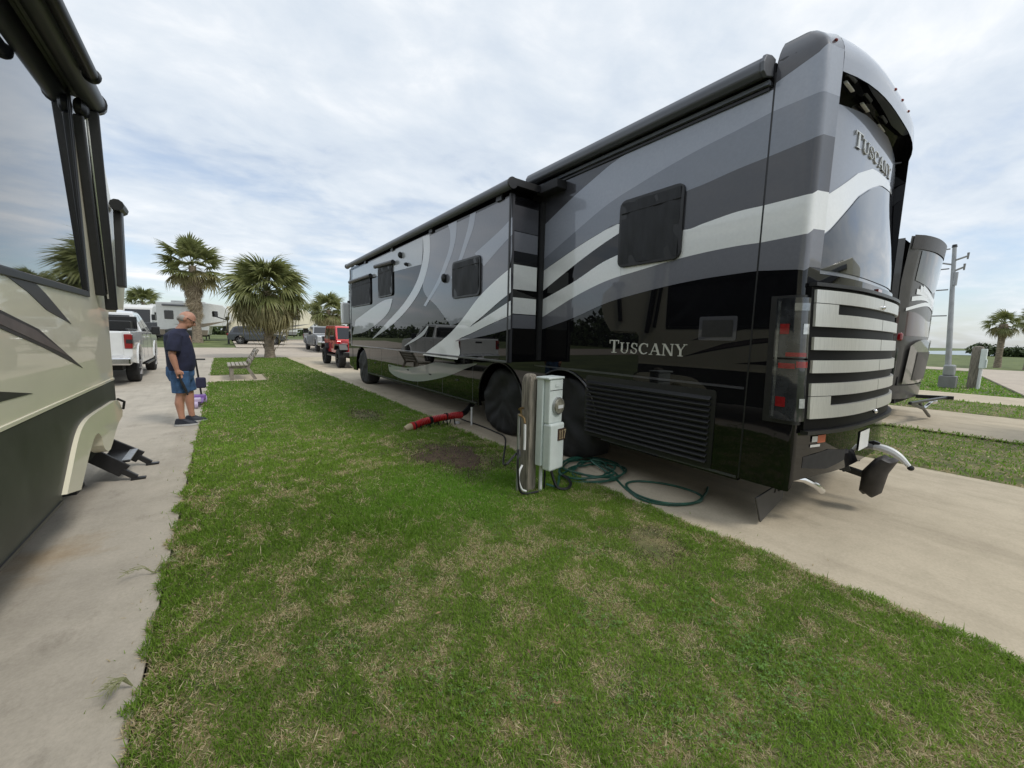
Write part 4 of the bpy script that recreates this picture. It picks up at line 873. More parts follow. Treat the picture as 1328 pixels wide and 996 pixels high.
letters('117', .085, lambda u, v, w: rot(bx0+.112+u*.78, by-.182-w*.6, .545+v), 1, 'digit', mNum, npl)
lb(bx0-.009, bx0-.005, by-.06, by-.045, .60, .62).build('lock_screw', mRub, ped)
MB().tube([rot(.075, -.105, -.05), rot(.075, -.105, .26)], .018, 8).build('conduit', mWhiteP, ped, smooth=True)
MB().tube([rot(.12, -.12, -.05), rot(.12, -.12, .24)], .010, 8).build('ground_rod', mPlas, ped, smooth=True)
# spigot with hoses
mBrass = M('brass', (.25, .17, .08), .35, metal=.9); mHoseG = M('green_garden_hose', (.018, .085, .058), .4, var=.3, scale=10); mHoseB = M('black_rubber_hose', (.012, .012, .013), .45)
spg = thing('water_spigot', 'brass water spigot on a riser behind the wooden post', 'spigot', tuple(rot(-.12, .02, 0)))
MB().tube([rot(-.115, .03, -.05), rot(-.115, .03, .78)], .013, 8).build('riser', M('riser_pipe', (.35, .36, .36), .4, metal=.6), spg, smooth=True)
MB().tube([rot(-.115, .03, .77), rot(-.13, -.02, .77), rot(-.14, -.06, .75), rot(-.145, -.075, .71)], .012, 8).tube([rot(-.12, .0, .78), rot(-.12, .0, .83)], .008, 6).build('faucet', mBrass, spg, smooth=True)
MB().tube([rot(-.16, -.01, .835), rot(-.12, 0, .84), rot(-.08, .01, .835)], .012, 6).build('handle', mBrass, spg, smooth=True)
MB().tube([rot(-.145, -.075, .70), rot(-.147, -.08, .55), rot(-.15, -.08, .46)], .012, 8).build('filter', mWhiteP, spg, smooth=True)
MB().tube([rot(-.115, .03, .42), rot(-.19, -.05, .44), rot(-.20, -.06, .40)], .018, 8).build('hose_splitter', mPlas, spg, smooth=True)
def hose(name, pts, r, mat, label, k=6, n=8):
    o = MB().tube([tuple(p) for p in smoothline(pts, k)], r, n).build(name, mat, None, smooth=True); return tag(o, label, 'hose')
gr = lambda p, z=.012: tuple(G(p, z))
hose('black_hose', [rot(-.20, -.06, .42), rot(-.225, -.07, .36), rot(-.225, -.08, .22), rot(-.20, -.08, .08), rot(-.14, -.10, .035), rot(-.02, -.16, .04)], .011, mHoseB, 'black rubber hose hanging from the spigot down the post')
hose('white_hose', [rot(-.14, -.05, .30), rot(-.19, -.06, .25), rot(-.205, -.07, .17), rot(-.17, -.08, .08), rot(-.12, -.09, .05)], .010, mWhiteP, 'short white hose loop at the foot of the wooden post')
coil = []
cx, cy = 3.33, 2.93
for k in range(66):
    a = 2*PI*k/13+1.0; r = .30+.09*math.sin(k*.37)+.035*math.sin(k*1.7)
    coil.append((cx+r*1.12*math.cos(a)+.03*math.sin(k*.5), cy+r*.95*math.sin(a)+.03*math.cos(k*.61), .016+.010*(k//13)+.006*math.sin(k*1.3)))
lead = [(2.52, 2.80, .07), (2.60, 2.74, .05), (2.75, 2.86, .045), (2.90, 2.98, .045)]
tail_ = [gr((795, 618)), gr((812, 634)), gr((835, 649)), gr((875, 655)), gr((908, 650)), gr((905, 640)), gr((870, 629)), gr((830, 624)), gr((812, 628)), gr((825, 641), .02), gr((860, 652), .03), gr((900, 652), .02), gr((915, 640)), gr((918, 632))]
hose('garden_hose', lead+coil+tail_, .0115, mHoseG, 'green garden hose coiled on the concrete beside the power box', k=5)
hose('electric_cable', [rot(.15, -.16, .28), rot(.155, -.19, .16), rot(.18, -.24, .05), rot(.25, -.30, .035), rot(.36, -.27, .045), rot(.46, -.16, .05), rot(.54, .0, .045), rot(.70, .12, .02), rot(.9, .3, .02), rot(1.2, .6, .02)], .015, mHoseB, 'thick black electric cable looping from the hookup box to the motorhome')
hose('water_hose', [rot(-.19, -.02, .42), rot(-.24, .10, .30), gr((655, 568), .06), gr((640, 559), .02), gr((620, 551), .02), gr((600, 544), .02), gr((585, 537), .02)], .011, mHoseB, 'thin black hose running along the pad to the red sewer hose')
# sewer hose on its stand
mRedH = M('red_sewer_hose', (.42, .015, .018), .35, var=.25, scale=12, bump=.3, bscale=60)
sw = thing('sewer_hose', 'red corrugated sewer hose lying on black folding supports', 'sewer hose', tuple(G((565, 550))))
A = Vector(G((536, 553), .06)); B = Vector(G((597, 538), .14)); ptsH = []; rs = []
for k in range(60):
    t = k/59; p = A.lerp(B, t); p.z += .035*math.sin(PI*t)+.006*math.sin(9*t); p.y += .03*math.sin(5*t); ptsH.append(p); rs.append(.052+(.008 if k % 2 else -.006))
MB().tube(ptsH, rs, 12).build('corrugated_hose', mRedH, sw, smooth=True, angle=80)
MB().tube([B, B+Vector((.12, .05, .02)), B+Vector((.30, .10, .16)), B+Vector((.36, .12, .40))], .05, 10).build('outlet_elbow', mPlas, sw, smooth=True)
for t in (.02, .35, .68, .97):
    p = A.lerp(B, t); p.z += .035*math.sin(PI*t); d_ = (B-A).normalized()*.02; MB().tube([p-d_, p+d_], .064, 12).build('hose_clamp', mPlas, sw, smooth=True, angle=40)
mEnd = M('beige_fitting', (.45, .36, .22), .5)
dA = (A-B).normalized(); e_ = MB().tube([A, A+dA*.07, A+dA*.14+Vector((0, 0, -.02))], [.062, .062, .05], 12).build('end_fitting', mEnd, sw, smooth=True, angle=50)
MB().tube([A-dA*.01, A+dA*.035], [.072, .072], 12).build('clamp_ring', mRedH, e_, smooth=True, angle=50)
for t in (.12, .3, .48, .66, .82):
    p = A.lerp(B, t); MB().tube([(p.x-.02, p.y+.06, 0.0), (p.x, p.y+.05, p.z-.01), (p.x, p.y, p.z-.035), (p.x, p.y-.05, p.z-.01), (p.x+.02, p.y-.06, 0.0)], .012, 6).build('support_leg', mPlas, sw, smooth=True)
tag(MB().tube([tuple(G((611.5, 551))), tuple(Vector(G((611.5, 551)))+Vector((0, 0, .29)))], .016, 10).tube([tuple(Vector(G((611.5, 551)))+Vector((0, 0, .285))), tuple(Vector(G((611.5, 551)))+Vector((0, 0, .305)))], .02, 10).build('pipe_stake', mWhiteP, None, smooth=True), 'thin white upright pipe stake beside the red sewer hose', 'pipe')
q = G((593, 549)); tag(MB().tube([(q[0], q[1], 0), (q[0], q[1], .02), (q[0], q[1], .032)], [.05, .05, .028], 14).build('drain_cap', mWhiteP, None, smooth=True), 'small round white drain cap lying near the red sewer hose', 'cap')

# ------------------------------------------------------------ bench
mBench = M('grey_bench_wood', (.34, .31, .26), .8, var=.3, scale=8, bump=.3, bscale=40, stretch=(6, .6, 6)); mBenchF = M('bench_frame', (.23, .205, .17), .75, var=.3, scale=9)
bn = thing('park_bench', 'weathered slatted wooden bench on the small concrete pad', 'bench', (.5, 15.3, 0))
y0, y1 = 14.62, 16.1
for k in range(5): BOX('seat_slat', .12+k*.105, .205+k*.105, y0, y1, .43+.005*k, .465+.005*k, mBench, bn, bevel=.006)
for k in range(4):
    z = .56+k*.105; x = .70+.06*k; MB().obox((x, (y0+y1)/2, z), (.016, 0, -.003), (0, (y1-y0)/2, 0), (.010, 0, .043)).build('back_slat', mBench, bn, bevel=.005)
for yy in (y0+.1, y1-.1):
    MB().box(.16, .26, yy-.035, yy+.035, .004, .43).build('leg', mBenchF, bn, bevel=.006)
    MB().beam((.60, yy, .42), (.82, yy, .004), .07, .09).build('leg', mBenchF, bn, bevel=.006)
    MB().beam((.62, yy, .40), (.92, yy, .95), .06, .07).build('back_post', mBenchF, bn, bevel=.006)
    BOX('seat_rail', .14, .68, yy-.03, yy+.03, .36, .428, mBenchF, bn, bevel=.006)
# ------------------------------------------------------------ scooter
mPur = M('purple_plastic', (.22, .12, .36), .4, var=.2, scale=12); mLav = M('lavender_plastic', (.48, .40, .56), .4)
sx, sy = -.40, 10.0
sc_ = thing('kick_scooter', 'purple child scooter standing by the lawn edge behind the man', 'scooter', (sx, sy, 0))
MB().box(sx-.12, sx+.06, sy-.32, sy+.22, .085, .13).build('deck', mPur, sc_, bevel=.02)
for (dx, dy) in ((-.19, .26), (.07, .30), (-.05, -.38)):
    w = MB().tube([(sx+dx-.022, sy+dy, .075), (sx+dx+.03, sy+dy, .075)], .075, 16).build('wheel', mLav, sc_, smooth=True, angle=40); MB().tube([(sx+dx-.034, sy+dy, .075), (sx+dx+.034, sy+dy, .075)], .034, 10).build('hub', mPur, w, smooth=True, angle=40)
MB().box(sx-.12, sx+.03, sy-.42, sy-.25, .12, .20).build('rear_fender', mLav, sc_, bevel=.02)
MB().box(sx-.20, sx+.09, sy+.20, sy+.34, .08, .19).build('front_truck', mPur, sc_, bevel=.02)
hd = PY((254, 466), sy+.2)
MB().tube([(sx+.02, sy+.27, .12), (hd[0]-.01, sy+.2, hd[2])], .017, 8).build('stem', mPlas, sc_, smooth=True)
MB().tube([(hd[0]-.17, sy+.2, hd[2]), (hd[0]+.15, sy+.2, hd[2])], .016, 8).build('handlebar', mPlas, sc_, smooth=True)
MB().box(hd[0]-.03, hd[0]+.14, sy+.12, sy+.19, .33, .55).build('hanging_bag', M('navy_cloth', (.02, .02, .05), .8), sc_, bevel=.03)

# ------------------------------------------------------------ the man
mSkin = M('skin', (.46, .235, .16), .5, var=.12, scale=9); mNavy = M('navy_cotton', (.018, .021, .048), .9, var=.3, scale=10, bump=.9, bscale=9)
mDenim = M('blue_denim', (.045, .105, .22), .9, var=.45, scale=9, bump=.8, bscale=12); mShoe = M('dark_sneaker', (.018, .022, .035), .6); mSole = M('white_sole', (.5, .5, .5), .6); mHair = M('grey_hair', (.36, .33, .30), .8)
fb = G((240, 550)); man = thing('person', 'bald man in navy t-shirt and denim shorts looking down by the lawn edge', 'person', (fb[0], fb[1], 0))
def W(x, y, z): return (fb[0]+x, fb[1]+y, z)
def remesh(o, vox, smooth=4):
    m = o.modifiers.new('remesh', 'REMESH'); m.mode = 'VOXEL'; m.voxel_size = vox; m.use_smooth_shade = True
    s = o.modifiers.new('smooth', 'SMOOTH'); s.iterations = smooth; s.factor = .5; return o
def T(mb, pts, r, n=12): return mb.tube([W(*p) for p in pts], r, n)
bd = MB()
T(bd, [(-.01, 0, .86), (0, 0, 1.0), (.01, 0, 1.2), (0, 0, 1.40), (.01, 0, 1.49)], [.15, .16, .165, .15, .08])
T(bd, [(.01, 0, 1.46), (.05, 0, 1.53), (.09, 0, 1.60)], [.075, .066, .066])
hx, hz = .118, 1.675; HT = .55          # the head bows forward by HT
def H(x, y, z): c, s = math.cos(HT), math.sin(HT); x *= 1.13; y *= 1.13; z *= 1.13; return W(hx+x*c+z*s, y, hz-x*s+z*c)
def hball(mb, c, r, n=14, m=10):
    rings = [[H(c[0]+r[0]*math.cos(a)*math.cos(2*PI*j/n), c[1]+r[1]*math.cos(a)*math.sin(2*PI*j/n), c[2]+r[2]*math.sin(a)) for j in range(n)] for a in [max(-1.55, min(1.55, -PI/2+PI*i/m)) for i in range(m+1)]]
    return mb.loft(rings)
hball(bd, (0, 0, 0), (.098, .078, .105), 18, 12); hball(bd, (.04, 0, -.055), (.062, .060, .068))
bd.tube([H(.092, 0, .0), H(.118, 0, -.035), H(.09, 0, -.045)], [.012, .018, .014], 8)
for s in (-1, 1): hball(bd, (-.012, s*.080, -.01), (.022, .010, .034), 8, 8); hball(bd, (.073, s*.03, .018), (.02, .026, .010), 8, 6)
bd.tube([H(.080, -.022, -.075), H(.091, 0, -.077), H(.080, .022, -.075)], .009, 6)
def arm(s, sh, el, wr, kn):
    T(bd, [sh, tuple(np.array(sh)*.5+np.array(el)*.5), el], [.062, .056, .046]); T(bd, [el, tuple(np.array(el)*.65+np.array(wr)*.35), wr], [.046, .045, .031])
    k_ = np.array(kn); w_ = np.array(wr); d = (k_-w_)/np.linalg.norm(k_-w_); T(bd, [tuple(w_), tuple(w_*.5+k_*.5), kn], [.030, .038, .034])
    fwd = np.array([1, 0, 0.])-d*d[0]; fwd /= np.linalg.norm(fwd); inn = np.cross(d, fwd)
    for i, ln in enumerate((.070, .080, .076, .060)):
        b0 = k_+fwd*(.030-.020*i); b1 = b0+d*ln*.5+inn*s*.008; b2 = b1+d*ln*.35+inn*s*(-.028); T(bd, [tuple(b0), tuple(b1), tuple(b2)], [.0105, .010, .0085], 7)
    t0 = w_*.6+k_*.4+fwd*.03; T(bd, [tuple(t0), tuple(t0+fwd*.025+d*.025), tuple(t0+fwd*.022+d*.06-inn*s*.015)], [.013, .012, .009], 7)
arm(-1, (-.02, -.205, 1.41), (-.075, -.265, 1.13), (-.03, -.26, .90), (-.012, -.255, .825))
arm(1, (-.01, .205, 1.41), (-.05, .265, 1.13), (.03, .255, .91), (.05, .25, .835))
def leg(s, x):
    T(bd, [(-.01, s*.10, .90), (x*.4, s*.115, .72), (x*.8, s*.115, .50)], [.105, .092, .062]); T(bd, [(x*.8, s*.115, .50), (x-.02, s*.118, .36), (x-.01, s*.12, .20), (x, s*.12, .10)], [.062, .062, .043, .040])
    T(bd, [(x-.04, s*.12, .055), (x+.05, s*.125, .05), (x+.11, s*.132, .035)], [.036, .034, .024])
leg(-1, -.02); leg(1, .09)
remesh(bd.build('body', mSkin, man), .0075, 3)
shirt = MB()
for zz0, lst in ((0, None),):
    rings = []
    for z, xc, rx, ry in ((.865, .0, .168, .205), (.95, .008, .178, .215), (1.08, .012, .182, .218), (1.2, .002, .178, .222), (1.32, -.015, .170, .225), (1.42, -.02, .155, .21), (1.485, .0, .105, .14), (1.52, .03, .086, .09)):
        rings.append([W(xc+rx*math.cos(a)*(1+.015*math.sin(5*a+z*20)), ry*math.sin(a)*(1+.015*math.cos(4*a+z*15)), z) for a in [2*PI*k/28 for k in range(28)]])
    shirt.loft(rings)
T(shirt, [(-.015, -.17, 1.42), (-.045, -.235, 1.30), (-.06, -.262, 1.17)], [.085, .088, .092]); T(shirt, [(-.01, .17, 1.42), (.01, .235, 1.30), (.025, .255, 1.19)], [.085, .088, .090])
remesh(shirt.build('shirt', mNavy, man), .011, 3)
sh = MB(); T(sh, [(-.01, 0, .70), (-.01, 0, .80), (-.005, 0, .93)], [.14, .178, .175], 20)
for s, x in ((-1, -.02), (1, .09)): T(sh, [(-.01, s*.095, .86), (x*.4, s*.108, .70), (x*.75, s*.115, .52)], [.128, .12, .108], 18)
remesh(sh.build('shorts', mDenim, man), .011, 3)
for s, x in ((-1, -.02), (1, .09)):
    so_ = MB(); so_.loft([[W(x+a*ln+.045, s*.125+b*.05*wd+(.012*s if a > .3 else 0), z) for a, b in [(math.cos(2*PI*k/20), math.sin(2*PI*k/20)) for k in range(20)]] for z, ln, wd in ((.004, .148, 1.0), (.03, .15, 1.02))])
    o = so_.build('sole', mSole, man, smooth=True, angle=50)
    up = MB(); up.loft([[W(x+.045+sh_+a*ln, s*.125+b*.05*wd+(.012*s if a > .3 else 0), z) for a, b in [(math.cos(2*PI*k/20), math.sin(2*PI*k/20)) for k in range(20)]] for z, ln, wd, sh_ in ((.03, .145, .98, 0), (.06, .13, .95, -.01), (.085, .09, .85, -.045), (.115, .055, .85, -.065))]); up.build('shoe', mShoe, man, smooth=True, angle=60)
hr = MB()
for s in (-1, 1): hball(hr, (-.035, s*.054, -.015), (.055, .030, .045), 10, 8)
hball(hr, (-.075, 0, -.03), (.028, .062, .045), 10, 8); hr.build('hair', mHair, man, smooth=True)
mEye = M('eye_dark', (.03, .025, .02), .3)
for s in (-1, 1): hball(MB(), (.086, s*.031, .002), (.010, .014, .009), 8, 6).build('eye', mEye, man, smooth=True)
MB().tube([H(0, -.083, .012), H(.09, -.066, .006), H(.110, -.03, .0), H(.113, 0, .004), H(.110, .03, 0), H(.09, .066, .006), H(0, .083, .012)], .004, 5).build('glasses', mPlas, man)
# things he carries
tag(MB().tube([W(-.01, -.265, .86), W(0, -.268, .76), W(.03, -.262, .66), W(.06, -.258, .56), W(.075, -.255, .50)], [.012, .014, .020, .017, .010], 8).build('dog_leash_handle', mRub, None, smooth=True), 'dark strap hanging from the right hand of the man', 'strap')
# ------------------------------------------------------------ palms
mTrunkP = M('palm_trunk', (.21, .165, .12), .9, var=.45, scale=5, bump=.8, bscale=14, c2=(.33, .27, .2), stretch=(1, 1, 2.5))
mFrG = M('palm_leaf_green', (.14, .17, .05), .5, var=.35, scale=1.6, c2=(.31, .33, .13)); mFrY = M('palm_leaf_olive', (.23, .215, .09), .6, var=.35, scale=2, c2=(.40, .36, .18)); mFrD = M('palm_leaf_dead', (.34, .275, .185), .8, var=.35, scale=2, c2=(.56, .48, .35))
for _m in (mFrG, mFrY, mFrD): translucent(_m, .4)
def frond_mesh(name, mat, pet, rad, nseg, spread, droop, curl, seed, hang=0.0):
    r = random.Random(seed); mb = MB()
    pts = [(pet*k/4, 0, -.10*pet*(k/4)**2) for k in range(5)]
    mb.tube(pts, [.028, .024, .02, .018, .014], 5)
    bx, bz = pts[-1][0], pts[-1][2]
    for i in range(nseg):
        a = math.radians(-spread+2*spread*(i+.5)/nseg)+r.uniform(-.04, .04)
        ln = rad*(1-.28*abs(a)/math.radians(spread))*r.uniform(.85, 1.08); w = rad*.046*r.uniform(.8, 1.2)
        ca, sa = math.cos(a), math.sin(a); fold = (.03 if i % 2 else -.03)*rad
        d1, d2, d3 = droop*.22*ln, droop*.6*ln*r.uniform(.8, 1.25), droop*1.35*ln*r.uniform(.8, 1.3)
        nx, ny = -sa, ca
        p0 = (bx, 0, bz); q = lambda t, o, z: (bx+ca*ln*t+nx*o, sa*ln*t+ny*o, bz+z-curl*abs(sa)*ln*t)
        nn_ = 0; mb.add([p0, q(.35, w, fold-d1), q(.35, -w, -fold-d1), q(.7, w*.75, -d2), q(.7, -w*.75, -d2), q(.95+hang*.0, 0, -d3)], [(0, 2, 1), (1, 2, 4, 3), (3, 4, 5)])
    me = mb.mesh(name); me.materials.append(mat); return me
def palm(name, label, loc, hc, crad, trunk_r, ng, ny, nd, seed, lean=(0, 0), skirt=1.0, tw=None, group=None, boots=0, droop=.45, skl=0.0):
    r = random.Random(seed); t = thing(name, label, 'palm tree', loc, group)
    x, y, z = loc; n = 10
    pts = [(x+lean[0]*(k/n)**1.6, y+lean[1]*(k/n)**1.6, z-.1+(hc+.1)*k/n) for k in range(n+1)]
    rs = [trunk_r*(1.25 if k == 0 else 1.0)*(1-.25*k/n)*(1+r.uniform(-.06, .06)) for k in range(n+1)]
    if tw: rs = [float(np.interp(k/n, *tw)) for k in range(n+1)]
    tk = MB().tube(pts, rs, 14).build('trunk', mTrunkP, t, smooth=True)
    top = Vector(pts[-1])
    for k in range(boots):      # old leaf bases criss-crossing the trunk
        f = .12+.84*k/boots; p = Vector(pts[0]).lerp(top, f) if not any(lean) else Vector(pts[int(f*n)]); a = k*2.4+r.uniform(-.2, .2); rr = float(np.interp(f, np.linspace(0, 1, n+1), rs))*.92
        MB().beam(p+Vector((math.cos(a)*rr, math.sin(a)*rr, 0)), p+Vector((math.cos(a)*(rr+.10), math.sin(a)*(rr+.10), .26)), .16, .035).build('leaf_base', mTrunkP, tk)
    pet, rad = crad*.50, crad*.50
    G_ = [frond_mesh('frond', mFrG, pet, rad, 26, 115, droop, .15, seed+k) for k in range(3)]
    Y_ = [frond_mesh('frond', mFrY, pet, rad, 22, 105, droop+.3, .2, seed+10+k) for k in range(2)]
    D_ = [frond_mesh('dead_frond', mFrD, pet*.9, rad*.95, 14, 80, .35, .45, seed+20+k) for k in range(2)]
    def put(me, az, el, sc, dz=0.0):
        o = bpy.data.objects.new(me.name.split('.')[0], me); col.objects.link(o); o.parent = t
        o.location = top-Vector(loc)+Vector((r.uniform(-.1, .1), r.uniform(-.1, .1), r.uniform(-.25, .1)))*crad*.3+Vector((0, 0, -dz))
        o.rotation_euler = (r.uniform(-.35, .35), -el, az); o.scale = (sc,)*3
    for k in range(ng): put(G_[k % 3], k*2.4+r.uniform(-.25, .25), math.radians(88-108*(k+.5)/ng+r.uniform(-8, 8)), r.uniform(.85, 1.1))
    for k in range(ny): put(Y_[k % 2], k*2.4+r.uniform(-.3, .3), math.radians(-8-34*(k+.5)/max(ny, 1)+r.uniform(-8, 8)), r.uniform(.85, 1.05))
    for k in range(nd): put(D_[k % 2], k*2.4+r.uniform(-.3, .3), math.radians(-46-36*(k+.5)/max(nd, 1)+r.uniform(-5, 5)), r.uniform(.8, 1.1)*skirt*(1-.3*(k/nd if skl else 0)), skl*(k/nd))
    return t
def at(px_, Y): q = PY(px_, Y); return float(q[0]), float(q[2])
Yt = 50; x_, _ = at((256, 440), Yt); _, zc0 = at((252, 345), Yt)
palm('tall_fan_palm', 'tall fan palm with a shaggy brown skirt of dead leaves below its crown', (x_, Yt, gz(Yt)), zc0-gz(Yt), 3.1, .45, 30, 8, 90, 5, skirt=.8, tw=([0, .1, .5, 1], [.50, .40, .34, .3]), droop=.2, skl=4.2)
Yt = 26.9; x_, _ = at((350, 462), Yt); _, zc0 = at((350, 378), Yt)
palm('cabbage_palm', 'bushy fan palm with drooping olive and dead fronds at the lawn end', (x_, Yt, 0), zc0, 2.45, .27, 46, 40, 34, 9, boots=26, skirt=.8, droop=.62, skl=.9)
Yt = 44; x_, _ = at((427, 440), Yt); _, zc0 = at((427, 402), Yt)
palm('short_fan_palm', 'short olive fan palm behind the red off-road car', (x_, Yt, gz(Yt)), zc0-gz(Yt), 2.3, .3, 26, 18, 10, 14, droop=.45)
Yt = 80; 
for i, (p_, r_) in enumerate((((185, 392), 2.6), ((231, 408), 2.2), ((405, 405), 2.6))):
    x_, zc0 = at(p_, Yt+i*4); palm('distant_palm', ('dark distant palm top above the far white motorhome', 'small distant palm between far motorhome and tall fan palm', 'dim distant palm behind the cream trailer')[i], (x_, Yt+i*4, .55), zc0-.55, r_, .25, 26, 8, 8, 40+i)
gR = G((1293, 476)); px_t = PX((1302, 420), gR[0])
palm('lone_palm', 'lone palm with a leaning trunk on the grass near the water', (gR[0], gR[1], -.06), px_t[2]+.06, 1.4, .30, 18, 8, 4, 21, lean=(0, px_t[1]-gR[1]), tw=([0, .3, .7, .9, 1], [.24, .19, .21, .30, .22]), droop=.4)
pr2 = PX((1343, 416), 50); palm('lone_palm', 'palm crown reaching into the picture beside the leaning lone palm', (50, pr2[1], -.06), pr2[2]+.06, 1.35, .2, 16, 8, 4, 33, droop=.4)

# ------------------------------------------------------------ leafy clumps far away
mLeafF = M('far_leaves', (.035, .058, .018), .7, var=.5, scale=.8, c2=(.085, .12, .04))
def clump(name, blobs, n, size, label, cat=None, kind=None, group=None):
    V, F = [], []
    for (cx, cy, cz, rx, ry, rz) in blobs:
        m = int(n*rx*rz)
        for i in range(m):
            d = rng.normal(size=3); d /= np.linalg.norm(d); k = rng.random()**.4
            c = np.array([cx+d[0]*rx*k, cy+d[1]*ry*k, cz+d[2]*rz*k*(1+.25*math.sin(d[0]*7+cx))]); u = rng.normal(size=3); u /= np.linalg.norm(u); v = np.cross(u, rng.normal(size=3)); v /= np.linalg.norm(v)
            s = size*rng.uniform(.6, 1.4); b = len(V); V += [tuple(c+u*s), tuple(c+v*s*.6), tuple(c-u*s), tuple(c-v*s*.6)]; F.append((b, b+1, b+2, b+3))
    me = bpy.data.meshes.new(name); me.from_pydata(V, [], F); o = link(name, me, mLeafF); o['label'] = label
    if cat: o['category'] = cat
    if kind: o['kind'] = kind
    return o
clump('treeline', [(x, 118+6*math.sin(x), 1.6+.4*math.sin(x*.7), 3.5, 3, 1.9+1.2*abs(math.sin(x*.37))) for x in np.arange(-90, 75, 3.1)], 26, .5, 'low dark wood along the far edge of the park', kind='stuff')
clump('treeline_west', [(-52+4*math.sin(y), y, 2.6+.6*math.sin(y*.7), 3.5, 3.5, 2.6+1.6*abs(math.sin(y*.37))) for y in np.arange(12, 118, 3.3)], 24, .6, 'dark wood along the west side of the park behind the trailer', kind='stuff')
q = PX((1276, 452), 132); clump('shore_bush', [(132, q[1], 1.3, 2.2, 2.6, 1.5)], 120, .35, 'dark rounded bush on the shore left of the lone palm', 'bush')
clump('shore_scrub', [(134, PX((x, 455), 134)[1], .9+.3*math.sin(x), 2.5, 3.0, 1.1) for x in range(1300, 1420, 9)], 70, .35, 'low scrub along the shore behind the lone palm', kind='stuff')

# ------------------------------------------------------------ road vehicles
mTyre = M('tyre', (.016, .016, .017), .8, var=.2, scale=20); mRim = M('alloy_rim', (.42, .42, .43), .3, metal=.8)
mCarG = M('car_glass', (.012, .014, .016), .05, coat=.5)
def V_arch(cy, r, zb, n=10): return [(cy-r*math.cos(PI*k/n), zb+r*math.sin(PI*k/n)) for k in range(n+1)]
def wheels(t, ys, xh, r, wd, matr=mRim):
    for y in ys:
        for s in (-1, 1):
            rings = [[(s*(xh-wd*a), y+rr*r*math.cos(2*PI*k/28), r+rr*r*math.sin(2*PI*k/28)) for k in range(28)] for a, rr in ((0.02, .62), (0, .70), (0, .92), (.12, 1), (.88, 1), (1, .92), (1, .5))]
            w = MB().loft(rings).build('wheel', mTyre, t, smooth=True, angle=40)
            rb = MB().tube([(s*(xh-.02), y, r), (s*(xh-.05), y, r)], r*.60, 20)
            for k in range(6): a = 2*PI*k/6; rb.beam((s*(xh+.002), y, r), (s*(xh+.002), y+r*.55*math.cos(a), r+r*.55*math.sin(a)), .03, r*.16, up=(1, 0, 0))
            rb.build('rim', matr, w, smooth=True, angle=30)
def xh_fn(w, zb, zt, wt): return lambda z: w if z <= zb else w+(wt-w)*(z-zb)/(zt-zb)
def tprism(mb, poly, fx, off=0.0): return mb.prism(poly, lambda y, z: (-(fx(z)+off), y, z), lambda y, z: (fx(z)+off, y, z))
def side_glass(t, polys, fx, mat=mCarG, name='side_window'):
    for poly in polys:
        for s in (-1, 1): MB().prism(poly, lambda y, z: (s*(fx(z)+.006), y, z), lambda y, z: (s*(fx(z)-.02), y, z)).build(name, mat, t)
def cross_glass(t, a, b, fx, inset, out, name, mat=mCarG):   # a, b: (y, z) bottom and top
    d = Vector((0, b[0]-a[0], b[1]-a[1])).normalized(); nrm = Vector((0, d.z, -d.y))*out*.008
    pts = []
    for (y, z), s in ((a, -1), (a, 1), (b, 1), (b, -1)): pts.append(Vector((s*(fx(z)-inset), y, z))+nrm)
    back = [p-nrm*3 for p in pts]; MB().add(pts+back, [(0, 1, 2, 3), (7, 6, 5, 4), (0, 4, 5, 1), (1, 5, 6, 2), (2, 6, 7, 3), (3, 7, 4, 0)]).build(name, mat, t)
def place(t, loc, rz): t.location = loc; t.rotation_euler = (0, 0, rz); return t
def paint(name, c): return M(name, c, .35, metal=.1, coat=1.0, var=.04, scale=5)
